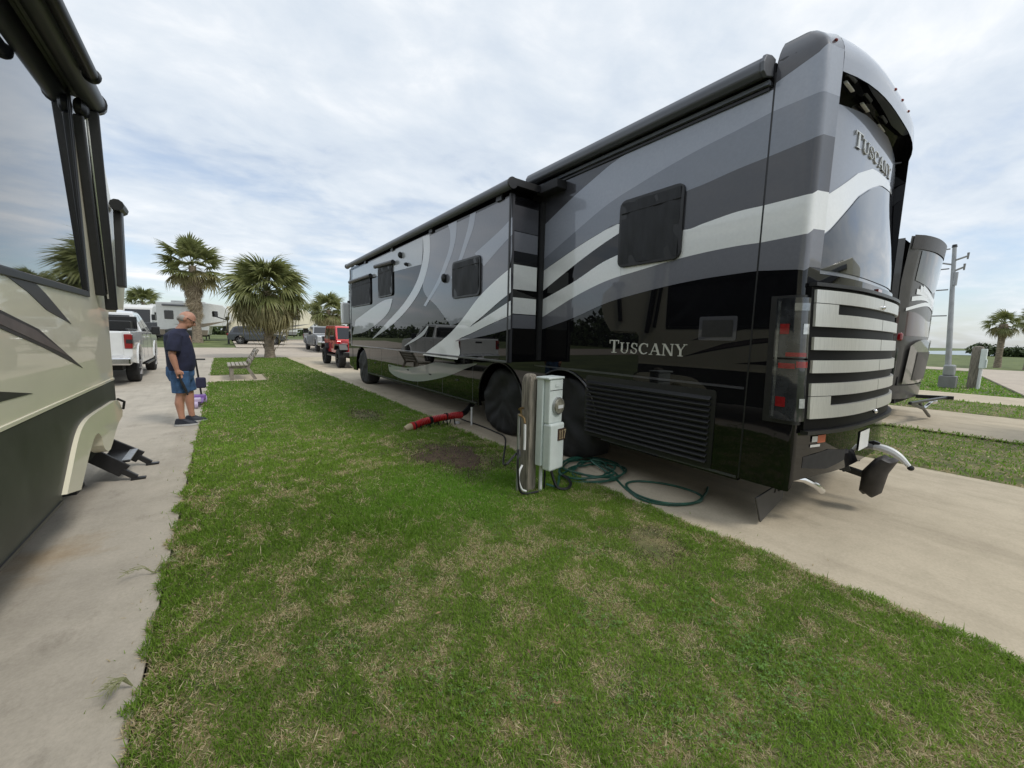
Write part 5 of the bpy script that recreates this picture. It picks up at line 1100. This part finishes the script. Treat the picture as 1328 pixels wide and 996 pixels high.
def pickup(label, pm, loc, rz, rack=True, name='pickup_truck'):
    t = thing(name, label, 'pickup truck'); W_ = 1.01; fx = xh_fn(W_, 1.38, 2.02, .80)
    lo = [(-3.15, .62)] + V_arch(-1.9, .50, .55) + [(-1.3, .50), (1.6, .50)] + V_arch(2.3, .50, .55) + [(3.1, .58), (3.2, .9), (3.15, 1.22), (2.9, 1.30), (1.35, 1.40), (-.95, 1.40), (-.98, 1.43), (-3.2, 1.43), (-3.22, .8)]
    tprism(MB(), lo, fx).build('body', pm, t, bevel=.035)
    tprism(MB(), [(-.98, 1.39), (-.86, 1.98), (-.6, 2.03), (.35, 2.03), (.6, 1.98), (1.36, 1.39)], fx).build('cab', pm, t, bevel=.03)
    side_glass(t, [[(-.78, 1.44), (-.70, 1.90), (-.02, 1.93), (-.02, 1.44)], [(.06, 1.44), (.06, 1.93), (.46, 1.91), (.98, 1.50), (.98, 1.44)]], fx)
    cross_glass(t, (1.30, 1.44), (.66, 1.93), fx, .07, 1, 'windshield'); cross_glass(t, (-.975, 1.46), (-.885, 1.90), fx, .10, -1, 'rear_window')
    BOX('bed_floor', -.86, .86, -3.08, -1.05, 1.432, 1.437, mUnder, t)
    if rack: MB().box(-.84, .84, -1.65, -1.05, 1.44, 1.72).box(-.92, .92, -1.10, -1.04, 1.44, 1.86).box(-.92, -.86, -2.9, -1.1, 1.44, 1.50).box(.86, .92, -2.9, -1.1, 1.44, 1.50).build('bed_rack', mPlas, t, bevel=.02)
    for s in (-1, 1):
        tl = MB().box(s*.86, s*1.018, -3.235, -3.03, .98, 1.36).build('tail_lamp', mRed, t, bevel=.02); MB().box(s*.90, s*1.023, -3.242, -3.05, 1.12, 1.22).build('lamp_insert', mPlas, tl)
        MB().box(s*.72, s*1.0, 3.10, 3.20, .95, 1.20).build('headlamp', mLensW, t, bevel=.03)
        MB().box(s*1.05, s*1.27, .98, 1.10, 1.32, 1.60).build('mirror', mPlas, t, bevel=.03); MB().box(s*1.0, s*1.08, 1.0, 1.06, 1.40, 1.46).build('mirror_arm', mPlas, t)
        for y in (.02, -.92, 1.16): MB().box(s*1.008, s*1.012, y-.006, y+.006, .62, 1.38).build('door_seam', mUnder, t)
        for y in (-.78, .14): MB().box(s*1.01, s*1.035, y, y+.17, 1.24, 1.275).build('door_handle', pm, t, bevel=.01)
        MB().box(s*.88, s*1.05, -.6, 1.4, .40, .46).build('running_board', mPlas, t, bevel=.015)
        for cy in (-1.9, 2.3): MB().tube([(s*1.005, cy-.53*math.cos(PI*k/12), .55+.53*math.sin(PI*k/12)) for k in range(13)], .03, 6).build('wheel_flare', pm, t, smooth=True)
    MB().box(-.84, .84, -3.235, -3.21, .80, 1.40).build('tailgate', pm, t, bevel=.02); MB().box(-.16, .16, -3.25, -3.234, 1.24, 1.31).build('tailgate_handle', mPlas, t, bevel=.01)
    MB().box(-.98, .98, -3.40, -3.16, .56, .76).build('rear_bumper', mChrome, t, bevel=.04); MB().box(-1.0, 1.0, 3.12, 3.32, .50, .80).build('front_bumper', mChrome, t, bevel=.04)
    MB().box(-.66, .66, 3.15, 3.22, .84, 1.22).build('grille', mPlas, t, bevel=.02); MB().box(-.15, .15, -3.41, -3.395, .60, .72).build('license_plate', mWhiteP, t)
    MB().box(-.75, .75, -2.9, 2.9, .40, .75).build('chassis', mUnder, t)
    wheels(t, (-1.9, 2.3), 1.0, .41, .27)
    return place(t, loc, rz)
def suv(label, pm, loc, rz, name='sport_utility_vehicle', cat='car'):
    t = thing(name, label, cat); fx = xh_fn(.93, 1.05, 1.72, .68)
    lo = [(-2.35, .42)] + V_arch(-1.4, .40, .40) + V_arch(1.42, .40, .40) + [(2.25, .42), (2.36, .62), (2.32, .85), (2.15, .96), (1.15, 1.06), (-2.2, 1.10), (-2.38, .95), (-2.4, .6)]
    tprism(MB(), lo, fx).build('body', pm, t, bevel=.06, seg=3)
    tprism(MB(), [(-2.2, 1.06), (-1.95, 1.58), (-1.7, 1.70), (-.6, 1.75), (.15, 1.70), (1.2, 1.03)], fx).build('roof', pm, t, bevel=.04)
    side_glass(t, [[(-1.95, 1.12), (-1.80, 1.55), (-1.15, 1.62), (-1.0, 1.12)], [(-.93, 1.12), (-1.05, 1.63), (-.08, 1.65), (-.02, 1.12)], [(.05, 1.12), (0, 1.64), (.16, 1.62), (.95, 1.12)]], fx)
    cross_glass(t, (1.12, 1.09), (.22, 1.66), fx, .06, 1, 'windshield'); cross_glass(t, (-2.19, 1.10), (-1.98, 1.52), fx, .06, -1, 'rear_window')
    for s in (-1, 1):
        MB().box(s*.55, s*.93, 2.12, 2.30, .74, .90).build('headlamp', mLensW, t, bevel=.04); MB().box(s*.60, s*.93, -2.42, -2.25, .80, 1.02).build('tail_lamp', mRed, t, bevel=.03)
        MB().box(s*.94, s*1.10, .72, .84, 1.06, 1.20).build('mirror', pm, t, bevel=.03)
        for y in (.02, -.98): MB().box(s*.928, s*.933, y-.006, y+.006, .50, 1.08).build('door_seam', mUnder, t)
        for y in (-.2, -1.15): MB().box(s*.93, s*.95, y, y+.15, .96, .99).build('door_handle', pm, t)
        MB().box(s*.88, s*.945, -.95, .95, .36, .46).build('sill', mPlas, t)
        for cy in (-1.4, 1.42): MB().tube([(s*.93, cy-.42*math.cos(PI*k/12), .40+.42*math.sin(PI*k/12)) for k in range(13)], .025, 6).build('wheel_flare', mPlas, t, smooth=True)
    MB().box(-.5, .5, 2.28, 2.38, .62, .88).build('grille', mPlas, t, bevel=.02); MB().box(-.85, .85, 2.25, 2.42, .40, .58).build('front_bumper', mPlas, t, bevel=.04)
    MB().box(-.7, .7, -2.1, 2.1, .28, .6).build('chassis', mUnder, t)
    wheels(t, (-1.4, 1.42), .93, .35, .23)
    return place(t, loc, rz)
def offroader(label, pm, loc, rz):
    t = thing('off_road_car', label, 'car'); fx = xh_fn(.78, 1.15, 1.86, .70); yb, yf = -1.45, 1.40
    tprism(MB(), [(-2.0, .62), (-1.98, 1.16), (.62, 1.18), (.66, .62)], fx).build('body_tub', pm, t, bevel=.04)
    MB().prism([(-.62, .62), (.62, .62), (.58, 1.13), (.5, 1.19), (-.5, 1.19), (-.58, 1.13)], lambda x, z: (x*1.12, .66, z), lambda x, z: (x*.98, 1.92, z-.03)).build('hood', pm, t, bevel=.03)
    tprism(MB(), [(-1.99, 1.165), (-1.95, 1.84), (-1.8, 1.88), (.05, 1.86), (.16, 1.82), (.60, 1.185)], fx).build('hard_top', pm, t, bevel=.03)
    side_glass(t, [[(-1.85, 1.24), (-1.83, 1.74), (-1.0, 1.74), (-1.0, 1.24)], [(-.92, 1.24), (-.92, 1.74), (-.42, 1.74), (-.42, 1.24)], [(-.34, 1.24), (-.34, 1.74), (.06, 1.74), (.40, 1.24)]], fx)
    cross_glass(t, (.565, 1.25), (.20, 1.77), fx, .07, 1, 'windshield')
    gr_ = MB().box(-.60, .60, 1.90, 1.955, .70, 1.14).build('grille', pm, t, bevel=.02)
    for k in range(7): MB().box(-.27+k*.09-.025, -.27+k*.09+.025, 1.950, 1.960, .78, 1.05).build('grille_slot', mUnder, gr_)
    for s in (-1, 1):
        MB().tube([(s*.47, 1.94, .94), (s*.47, 1.985, .94)], [.11, .10], 18).build('headlamp', mLensW, t, smooth=True, angle=40)
        for cy, y0, y1 in ((yf, .86, 1.98), (yb, -2.02, -.88)):
            MB().prism([(y0, .78), (y0+.16, 1.04), (y1-.16, 1.04), (y1, .80), (y1-.04, .76), (y1-.2, .97), (y0+.2, .97), (y0+.06, .76)], lambda y, z: (s*.60, y, z), lambda y, z: (s*.95, y, z)).build('fender_flare', mPlas, t, bevel=.015)
        MB().box(s*.80, s*1.0, .28, .38, 1.20, 1.40).build('mirror', mPlas, t, bevel=.03); MB().box(s*.62, s*.80, .30, .36, 1.20, 1.26).build('mirror_arm', mPlas, t)
        for y in (-.38, -.96, .56): MB().box(s*.778, s*.782, y-.006, y+.006, .66, 1.15).build('door_seam', mUnder, t)
        MB().box(s*.72, s*.90, -.85, .85, .46, .53).build('side_step', mPlas, t, bevel=.015)
        for y in (-.30, -.88): MB().box(s*.78, s*.80, y, y+.12, 1.04, 1.07).build('door_handle', mPlas, t)
        MB().box(s*.52, s*.60, 2.20, 2.24, .62, .70).build('fog_lamp', mLensW, t)
    MB().box(-.82, .82, 2.0, 2.22, .52, .72).build('front_bumper', mPlas, t, bevel=.03); MB().box(-.80, .80, -2.2, -2.0, .52, .72).build('rear_bumper', mPlas, t, bevel=.03)
    MB().tube([(0, -2.02, 1.0), (0, -2.25, 1.0)], .40, 20).build('spare_wheel', mTyre, t, smooth=True, angle=40)
    MB().box(-.5, .5, -1.9, 1.9, .42, .70).build('chassis', mUnder, t)
    wheels(t, (yb, yf), .93, .42, .28, mPlas)
    return place(t, loc, rz)
pickup('white crew-cab pickup with black bed rack parked beyond the cream trailer', paint('white_car_paint', (.70, .71, .71)), (-2.95, 17.35, 0), math.radians(1.2))
offroader('red off-road car with black flares parked in front of the motorhome', paint('red_car_paint', (.55, .014, .020)), (5.02, 19.95, 0), PI)
x_, _ = at((336, 440), 46); suv('dark blue-grey SUV parked behind the bushy palm trunk', paint('slate_car_paint', (.040, .046, .058)), (x_, 46, gz(46)+.03), math.radians(-104))
x_, _ = at((411, 445), 35); pickup('silver pickup partly hidden behind the red off-road car', paint('silver_car_paint', (.33, .34, .35)), (x_+.75, 36.5, .05), PI, rack=False)

# ------------------------------------------------------------ far recreational vehicles
def far_trailer(label, bm_, dm, loc, rz, L_=9.0, under=None):
    t = thing('fifth_wheel_trailer', label, 'trailer')
    prof = [(-L_/2, .55), (L_*.16, .55), (L_*.19, 1.45), (L_*.42, 1.55), (L_/2, 2.2), (L_/2-.05, 2.9), (L_*.40, 3.75), (L_*.2, 3.9), (-L_/2, 3.8)]
    MB().px(prof, -1.22, 1.22).build('body', bm_, t, bevel=.06, seg=3)
    for s in (-1, 1):
        MB().px([(-L_/2+.2, .50), (L_*.155, .50), (L_*.17, 1.05), (-L_/2+.2, 1.05)], s*1.20, s*1.228).build('lower_panel', dm, t)
        MB().px([(-L_*.3, 1.6), (L_*.1, 1.35), (L_*.45, 2.1), (L_*.12, 1.75)], s*1.21, s*1.227).build('swoosh', dm, t)
        for y0, y1, z0, z1 in ((-L_*.40, -L_*.28, 2.1, 3.0), (-L_*.12, -L_*.02, 2.1, 3.0), (L_*.24, L_*.32, 2.5, 3.1)):
            w = MB().px(rrect(y0, y1, z0, z1, .08), s*1.2, s*1.232).build('window', mGlassD, t)
        MB().box(s*1.15, s*1.36, -L_*.42, L_*.12, 3.45, 3.62).build('awning', mAwn, t, bevel=.03)
        MB().px([(-L_*.22, .8), (-L_*.15, .8), (-L_*.15, 2.9), (-L_*.22, 2.9)], s*1.21, s*1.229).build('door', dm if under else bm_, t)
        MB().beam((s*.9, L_*.13, .05), (s*.9, L_*.13, .8), .1, .1).build('landing_leg', mPlas, t)
    MB().add([(-1.15, L_*.43, 1.62), (1.15, L_*.43, 1.62), (1.15, L_/2-.02, 2.18), (-1.15, L_/2-.02, 2.18)], [(0, 1, 2, 3)]).build('nose_underside', mPlas, t)
    MB().box(-1.0, 1.0, L_/2-.14, L_/2-.06, 2.45, 2.9).build('nose_window', mGlassD, t)
    MB().box(-.25, .25, L_*.36, L_*.42, 1.0, 1.6).build('pin_box', mPlas, t)
    wheels(t, (-L_*.2, -L_*.09), 1.1, .38, .22); MB().box(-.9, .9, -L_*.45, L_*.12, .35, .6).build('chassis', mUnder, t)
    for y in (-L_*.25, L_*.05): MB().box(-.4, .4, y-.5, y+.5, 3.82, 4.08).build('air_conditioner', mRoofW, t, bevel=.06)
    return place(t, loc, rz)
mWhiteRV = M('white_rv_fibreglass', (.68, .69, .68), .4, coat=.4, var=.04); mGreyRV = M('grey_rv_panel', (.20, .20, .20), .5); mBrownRV = M('tan_rv_panel', (.24, .20, .15), .5)
x_, _ = at((303, 420), 55); far_trailer('white fifth-wheel trailer with tan trim behind the tall palm trunk', mWhiteRV, mBrownRV, (x_-3.2, 55, gz(55)), math.radians(-97), L_=6.2)
x_, _ = at((408, 430), 57); far_trailer('cream fifth-wheel trailer with dark nose behind the bushy palm', mCream, mGreyRV, (x_-4.6, 57, gz(57)), math.radians(-95), under=True)
def far_coach(label, bm_, loc, rz, L_=9.5):
    t = thing('motorhome', label, 'motorhome')
    MB().px([(-L_/2, .45), (L_/2-.3, .45), (L_/2, .8), (L_/2, 1.5), (L_/2-.35, 3.2), (L_/2-.8, 3.5), (-L_/2+.1, 3.5), (-L_/2, 3.3)], -1.22, 1.22).build('body', bm_, t, bevel=.07, seg=3)
    MB().add([(-1.1, L_/2+.01, 1.55), (1.1, L_/2+.01, 1.55), (1.05, L_/2-.30, 3.0), (-1.05, L_/2-.30, 3.0)], [(0, 1, 2, 3)]).build('windshield', mGlassD, t)
    for s in (-1, 1):
        sl = MB().box(s*1.2, s*1.75, -L_*.30, L_*.22, 1.1, 3.1).build('slide_out', bm_, t, bevel=.03)
        MB().px(rrect(-L_*.12, L_*.06, 2.0, 2.7, .08), s*1.74, s*1.762).build('window', mGlassD, sl)
        MB().box(s*1.52, s*1.765, L_*.215, L_*.224, 1.95, 2.75).build('end_window', mGlassD, sl)
        MB().px(rrect(L_*.30, L_*.42, 1.9, 2.8, .08), s*1.2, s*1.232).build('window', mGlassD, t)
        MB().px([(-L_/2+.1, .47), (L_/2-.4, .47), (L_/2-.2, 1.0), (-L_/2+.1, 1.05)], s*1.2, s*1.229).build('lower_panel', mGreyRV, t)
        MB().box(s*1.2, s*1.5, L_/2-.2, L_/2-.05, 1.9, 2.5).build('mirror', mPlas, t, bevel=.04)
        MB().box(s*.7, s*1.1, L_/2-.02, L_/2+.02, .95, 1.2).build('headlamp', mLensW, t, bevel=.03)
    MB().box(-1.1, 1.1, L_/2-.05, L_/2+.12, .42, .75).build('bumper', mGreyRV, t, bevel=.04); MB().box(-.6, .6, L_/2-.02, L_/2+.03, .85, 1.25).build('grille', mPlas, t)
    MB().box(-1.2, 1.2, -L_*.4, L_*.3, 3.51, 3.54).box(-.4, .4, -.5, .5, 3.53, 3.8).build('roof_units', mRoofW, t, bevel=.04)
    wheels(t, (-L_*.2, L_*.30), 1.15, .45, .28)
    return place(t, loc, rz)
x_, _ = at((200, 425), 57); far_coach('distant white motorhome with dark windows beyond the white pickup', mWhiteRV, (x_-.2, 62, .57), math.radians(180-14))
far_trailer('cream trailer on the next pad, mirrored in the rear window of the black motorhome', mCream, mGreyRV, (12.1, -6.6, 0), PI)

x_, _ = at((238, 420), 78); far_coach('small distant motorhome end seen right of the far white motorhome', mGreyRV, (x_, 82, .57), math.radians(180-8))
x_, _ = at((392, 425), 80); far_trailer('distant white trailer glimpsed between the bushy palm and short palm', mWhiteRV, mGreyRV, (x_-2, 84, .57), math.radians(-92))
x_, _ = at((222, 430), 58); suv('black SUV parked in front of the far white motorhome', paint('black_car_paint', (.012, .012, .014)), (x_, 55, gz(55)), math.radians(-100))
# ------------------------------------------------------------ street lamp, utility pole, second pedestal
x_, zt = at((295, 416), 48); lp = thing('street_lamp', 'black post lamp on the far island by the dark SUV', 'lamp post', (x_, 48, gz(48)))
MB().tube([(x_, 48, gz(48)-.05), (x_, 48, gz(48)+.4), (x_, 48, zt)], [.10, .07, .055], 10).build('pole', mPlas, lp, smooth=True, angle=50)
MB().tube([(x_, 48, zt), (x_, 48, zt+.12), (x_, 48, zt+.35), (x_, 48, zt+.42)], [.07, .16, .20, .05], 10).build('lantern', mPlas, lp, smooth=True, angle=50)
MB().beam((x_, 48, zt+.05), (x_-.95, 48.1, zt+.38), .30, .10).build('sign_arm', mPlas, lp)
mGalv = M('galvanised_steel', (.36, .37, .38), .45, metal=.5, var=.15, scale=3)
g0 = G((1228, 501)); ux, uy = float(g0[0]), float(g0[1]); ut = PX((1238, 320), ux); dy = ut[1]-uy-.0
up_ = thing('utility_pole', 'grey steel utility pole with side brackets and wires', 'utility pole', (ux, uy, -.06))
def upz(z): return (ux, uy+dy*z/5.4, z)
MB().tube([upz(-.06), upz(1), upz(3), upz(5.36)], [.10, .09, .075, .06], 14).build('shaft', mGalv, up_, smooth=True, angle=50)
MB().box(ux-.25, ux+.25, uy-.24, uy+.24, -.06, .42).build('base_box', mGreyRV, up_, bevel=.03); MB().box(ux-.17, ux+.17, uy-.16, uy+.16, .42, .85).build('base_shroud', mGalv, up_, bevel=.05)
MB().tube([upz(5.36), upz(5.46)], [.08, .065], 12).build('pole_cap', mPlas, up_, smooth=True)
for z, s, ln in ((4.85, -1, .36), (4.45, -1, .28), (4.7, 1, .35)):
    a = upz(z); b_ = (a[0]+.1*s, a[1]+s*ln, z+.12); br = MB().tube([a, b_], .035, 6).build('bracket', mGalv, up_, smooth=True)
    MB().tube([(b_[0], b_[1], b_[2]-.12), (b_[0], b_[1], b_[2]+.12)], [.025, .035], 8).build('insulator', mGreyRV, br, smooth=True)
MB().tube([(ux-.05, uy+.2, 3.9), (ux-.05, uy+.2, 4.4)], .06, 12).build('transformer', mGalv, up_, smooth=True, angle=50)
for k, z in enumerate((5.30, 4.55, 3.75, 2.75)):
    a = upz(z); MB().tube([(a[0]-.1, a[1]+.1, z), (a[0]+2, a[1]+14, z-.25+.1*k), (a[0]+6, a[1]+34, z+.05)], .025, 6).build('wire', mGreyRV, up_)
pq = G((1261, 502)); p2 = thing('wooden_post', 'thick wooden post with hookup box beside the utility pole', 'post', (pq[0], pq[1], -.06))
pr = [[(pq[0]+x*k, pq[1]+y*k, z) for x, y in rrect(-1, 1, -1, 1, .3, 3)] for z, k in ((-.1, .16), (.8, .155), (1.5, .15), (1.58, .12), (1.60, .05))]
MB().loft(pr).build('post_body', mWood, p2, smooth=True, angle=40)
bq_ = G((1268, 503)); p3_ = thing('power_pedestal', 'white hookup box on the thick post by the utility pole', 'power box', (bq_[0], bq_[1], -.06))
MB().box(bq_[0]-.10, bq_[0]+.10, bq_[1]-.10, bq_[1]+.06, .75, 1.50).build('back_box', mBox, p3_, bevel=.02); MB().box(bq_[0]-.13, bq_[0]+.09, bq_[1]-.13, bq_[1]-.101, .78, 1.1).build('outlet_door', mBox, p3_, bevel=.01); MB().tube([(bq_[0], bq_[1], -.06), (bq_[0], bq_[1], .76)], .05, 8).build('conduit', mWhiteP, p3_)

# ------------------------------------------------------------ the neighbouring coach beyond the right pad
mTaupL = M('light_taupe_paint', (.22, .21, .195), .35, coat=1.0); mMar = M('maroon_paint', (.045, .018, .02), .3, coat=1.0); mTaup = M('taupe_paint', (.075, .071, .068), .45, coat=.4); mTaupD = M('dark_taupe_paint', (.035, .03, .028), .5, coat=.15)
c2 = thing('motorhome', 'taupe and maroon motorhome with pearl swirls on the next pad', 'motorhome', (12.05, 8, 0)); a0, a1, yr2 = 10.78, 13.32, 1.80
def R2(x, z, off=0):
    u = (x-(a0+a1)/2)/((a1-a0)/2); lean = .10*max(0, (1.5-z)/1.5)-.06*max(0, (z-2.8)/.8); return (x, yr2-.22*(1-abs(u)**2.6)+lean*1.0+.9*max(0, abs(u)-.94)-off, z)
xs = [a0+(a1-a0)*k/20 for k in range(21)]; z2 = [.45, .8, 1.2, 1.6, 2, 2.4, 2.8, 3.2, 3.5, 3.62]
rc = MB().grid(R2, xs, z2)
for xx in (a0, a1): rc.grid(lambda y, z: (xx, y, z), [R2(xx, 2)[1]+.02, 3, 8, 13.5], [.40, 2, 3.6])
rc.add([(a0, 1.9, 3.6), (a1, 1.9, 3.6), (a1, 13.5, 3.6), (a0, 13.5, 3.6), (a0, 13.5, .4), (a1, 13.5, .4)], [(0, 1, 2, 3), (3, 2, 5, 4)]); rc.build('shell', mTaup, c2, smooth=True, angle=40)
def r2p(name, x0, x1, lo, hi, m, off): 
    xx = [x0+(x1-x0)*k/14 for k in range(15)]; return MB().grid(lambda x, v: R2(x, lo(x)+(hi(x)-lo(x))*v, off), xx, [0, .5, 1]).build(name, m, c2, smooth=True)
r2p('rear_window', a0+.25, a1-.25, lambda x: 2.62+.18*abs(x-12.05), lambda x: 3.36, mGlassD, .01)
r2p('roof_spoiler', a0+.02, a1-.02, lambda x: 3.38, lambda x: 3.64, mTaupD, .02)
r2p('paint_band', a0, a1, lambda x: 1.72, lambda x: 2.12+.08*math.sin(x*3), mMar, .006)
for k in range(5):
    r2p('swirl', a0+.1+.12*k, a1-.05-.05*k, lambda x: 2.18+.10*k+.16*math.sin((x-a0)*1.6+.5*k), lambda x: 2.235+.10*k+.18*math.sin((x-a0)*1.6+.5*k)+.015*k, mPaintW, .009+.001*k)
r2p('engine_door', a0+.3, a1-.3, lambda x: .75, lambda x: 1.66-.16*abs((x-12.05)/1.0)**4, mTaupL, .05)
r2p('door_inset', a0+.62, a1-.62, lambda x: .82, lambda x: 1.40, mTaupD, .06)
for x in (a0+.16, a1-.16): MB().box(x-.11, x+.11, yr2-.06, yr2+.1, 1.62, 1.78).build('tail_lamp', mRed, c2, bevel=.03); MB().box(x-.09, x+.09, yr2-.02, yr2+.1, .9, 1.5).build('lamp_housing', mLensG, c2, bevel=.03)
r2p('bumper', a0+.02, a1-.02, lambda x: .44, lambda x: .72, mTaup, .04)
MB().box(a0+.2, a1-.2, 1.75, 13, .35, .9).build('chassis', mUnder, c2)
for wy in (3.9, 5.2, 11.8):
    for x in (a0+.05, a1-.33): MB().tube([(x, wy, .5), (x+.28, wy, .5)], .5, 24).build('wheel', mTyre, c2, smooth=True, angle=40)
tb = MB(); tb.beam((12.05, 1.6, .45), (12.1, 1.05, .48), .07, .07)
tb.build('hitch', mPlas, c2)
tw = thing('tow_bar', 'folded black and chrome tow bar behind the taupe motorhome', 'tow bar', (12.6, 1.2, 0))
h_ = [PY(p, 1.35) for p in ((1180, 523), (1198, 530), (1210, 520), (1205, 540), (1192, 522))]
MB().beam((12.1, 1.15, .48), tuple(h_[0]), .05, .05).beam(tuple(h_[0]), tuple(h_[1]), .05, .05).build('bar', mPlas, tw, bevel=.01)
MB().beam(tuple(h_[1]), tuple(h_[2]), .05, .05).build('arm', mChrome, tw, bevel=.01); MB().beam(tuple(h_[4]), tuple(h_[3]), .045, .045).build('arm', mPlas, tw, bevel=.01)
MB().ball(tuple(h_[2]), .07, 8, 6).build('coupler', mChrome, tw, smooth=True)
# ------------------------------------------------------------ weeds at the edge of the left pad
mWeed = M('weed_stem', (.25, .26, .13), .7, var=.3, scale=20)
for i, (p_, n_, ln) in enumerate((((172, 892), 6, .11), ((200, 745), 4, .15))):
    c = G(p_); mb = MB(); 
    for k in range(n_):
        a = PI+rng.uniform(-.9, .9) if i == 0 else rng.uniform(-.9, .9)*(1 if k else 0)+(PI*.15 if k % 2 else PI*1.1); l_ = ln*rng.uniform(.6, 1.1); e = [(c[0]+math.cos(a)*l_*t, c[1]+math.sin(a)*l_*t, .01+.07*math.sin(PI*min(t, .75))) for t in (0, .3, .6, 1)]
        mb.tube(e, [.0028, .0024, .002, .001], 4)
        for q in range(5):
            b0 = Vector(e[1]).lerp(Vector(e[3]), q/5); aa = a+rng.choice([-1, 1])*.8; mb.tube([b0, b0+Vector((math.cos(aa), math.sin(aa), .2))*.05], [.002, .001], 4)
    o = mb.build('weed', mWeed); tag(o, ('wiry weed spreading over the edge of the left concrete pad', 'dry stalks poking from the lawn onto the left concrete pad')[i], 'weed')
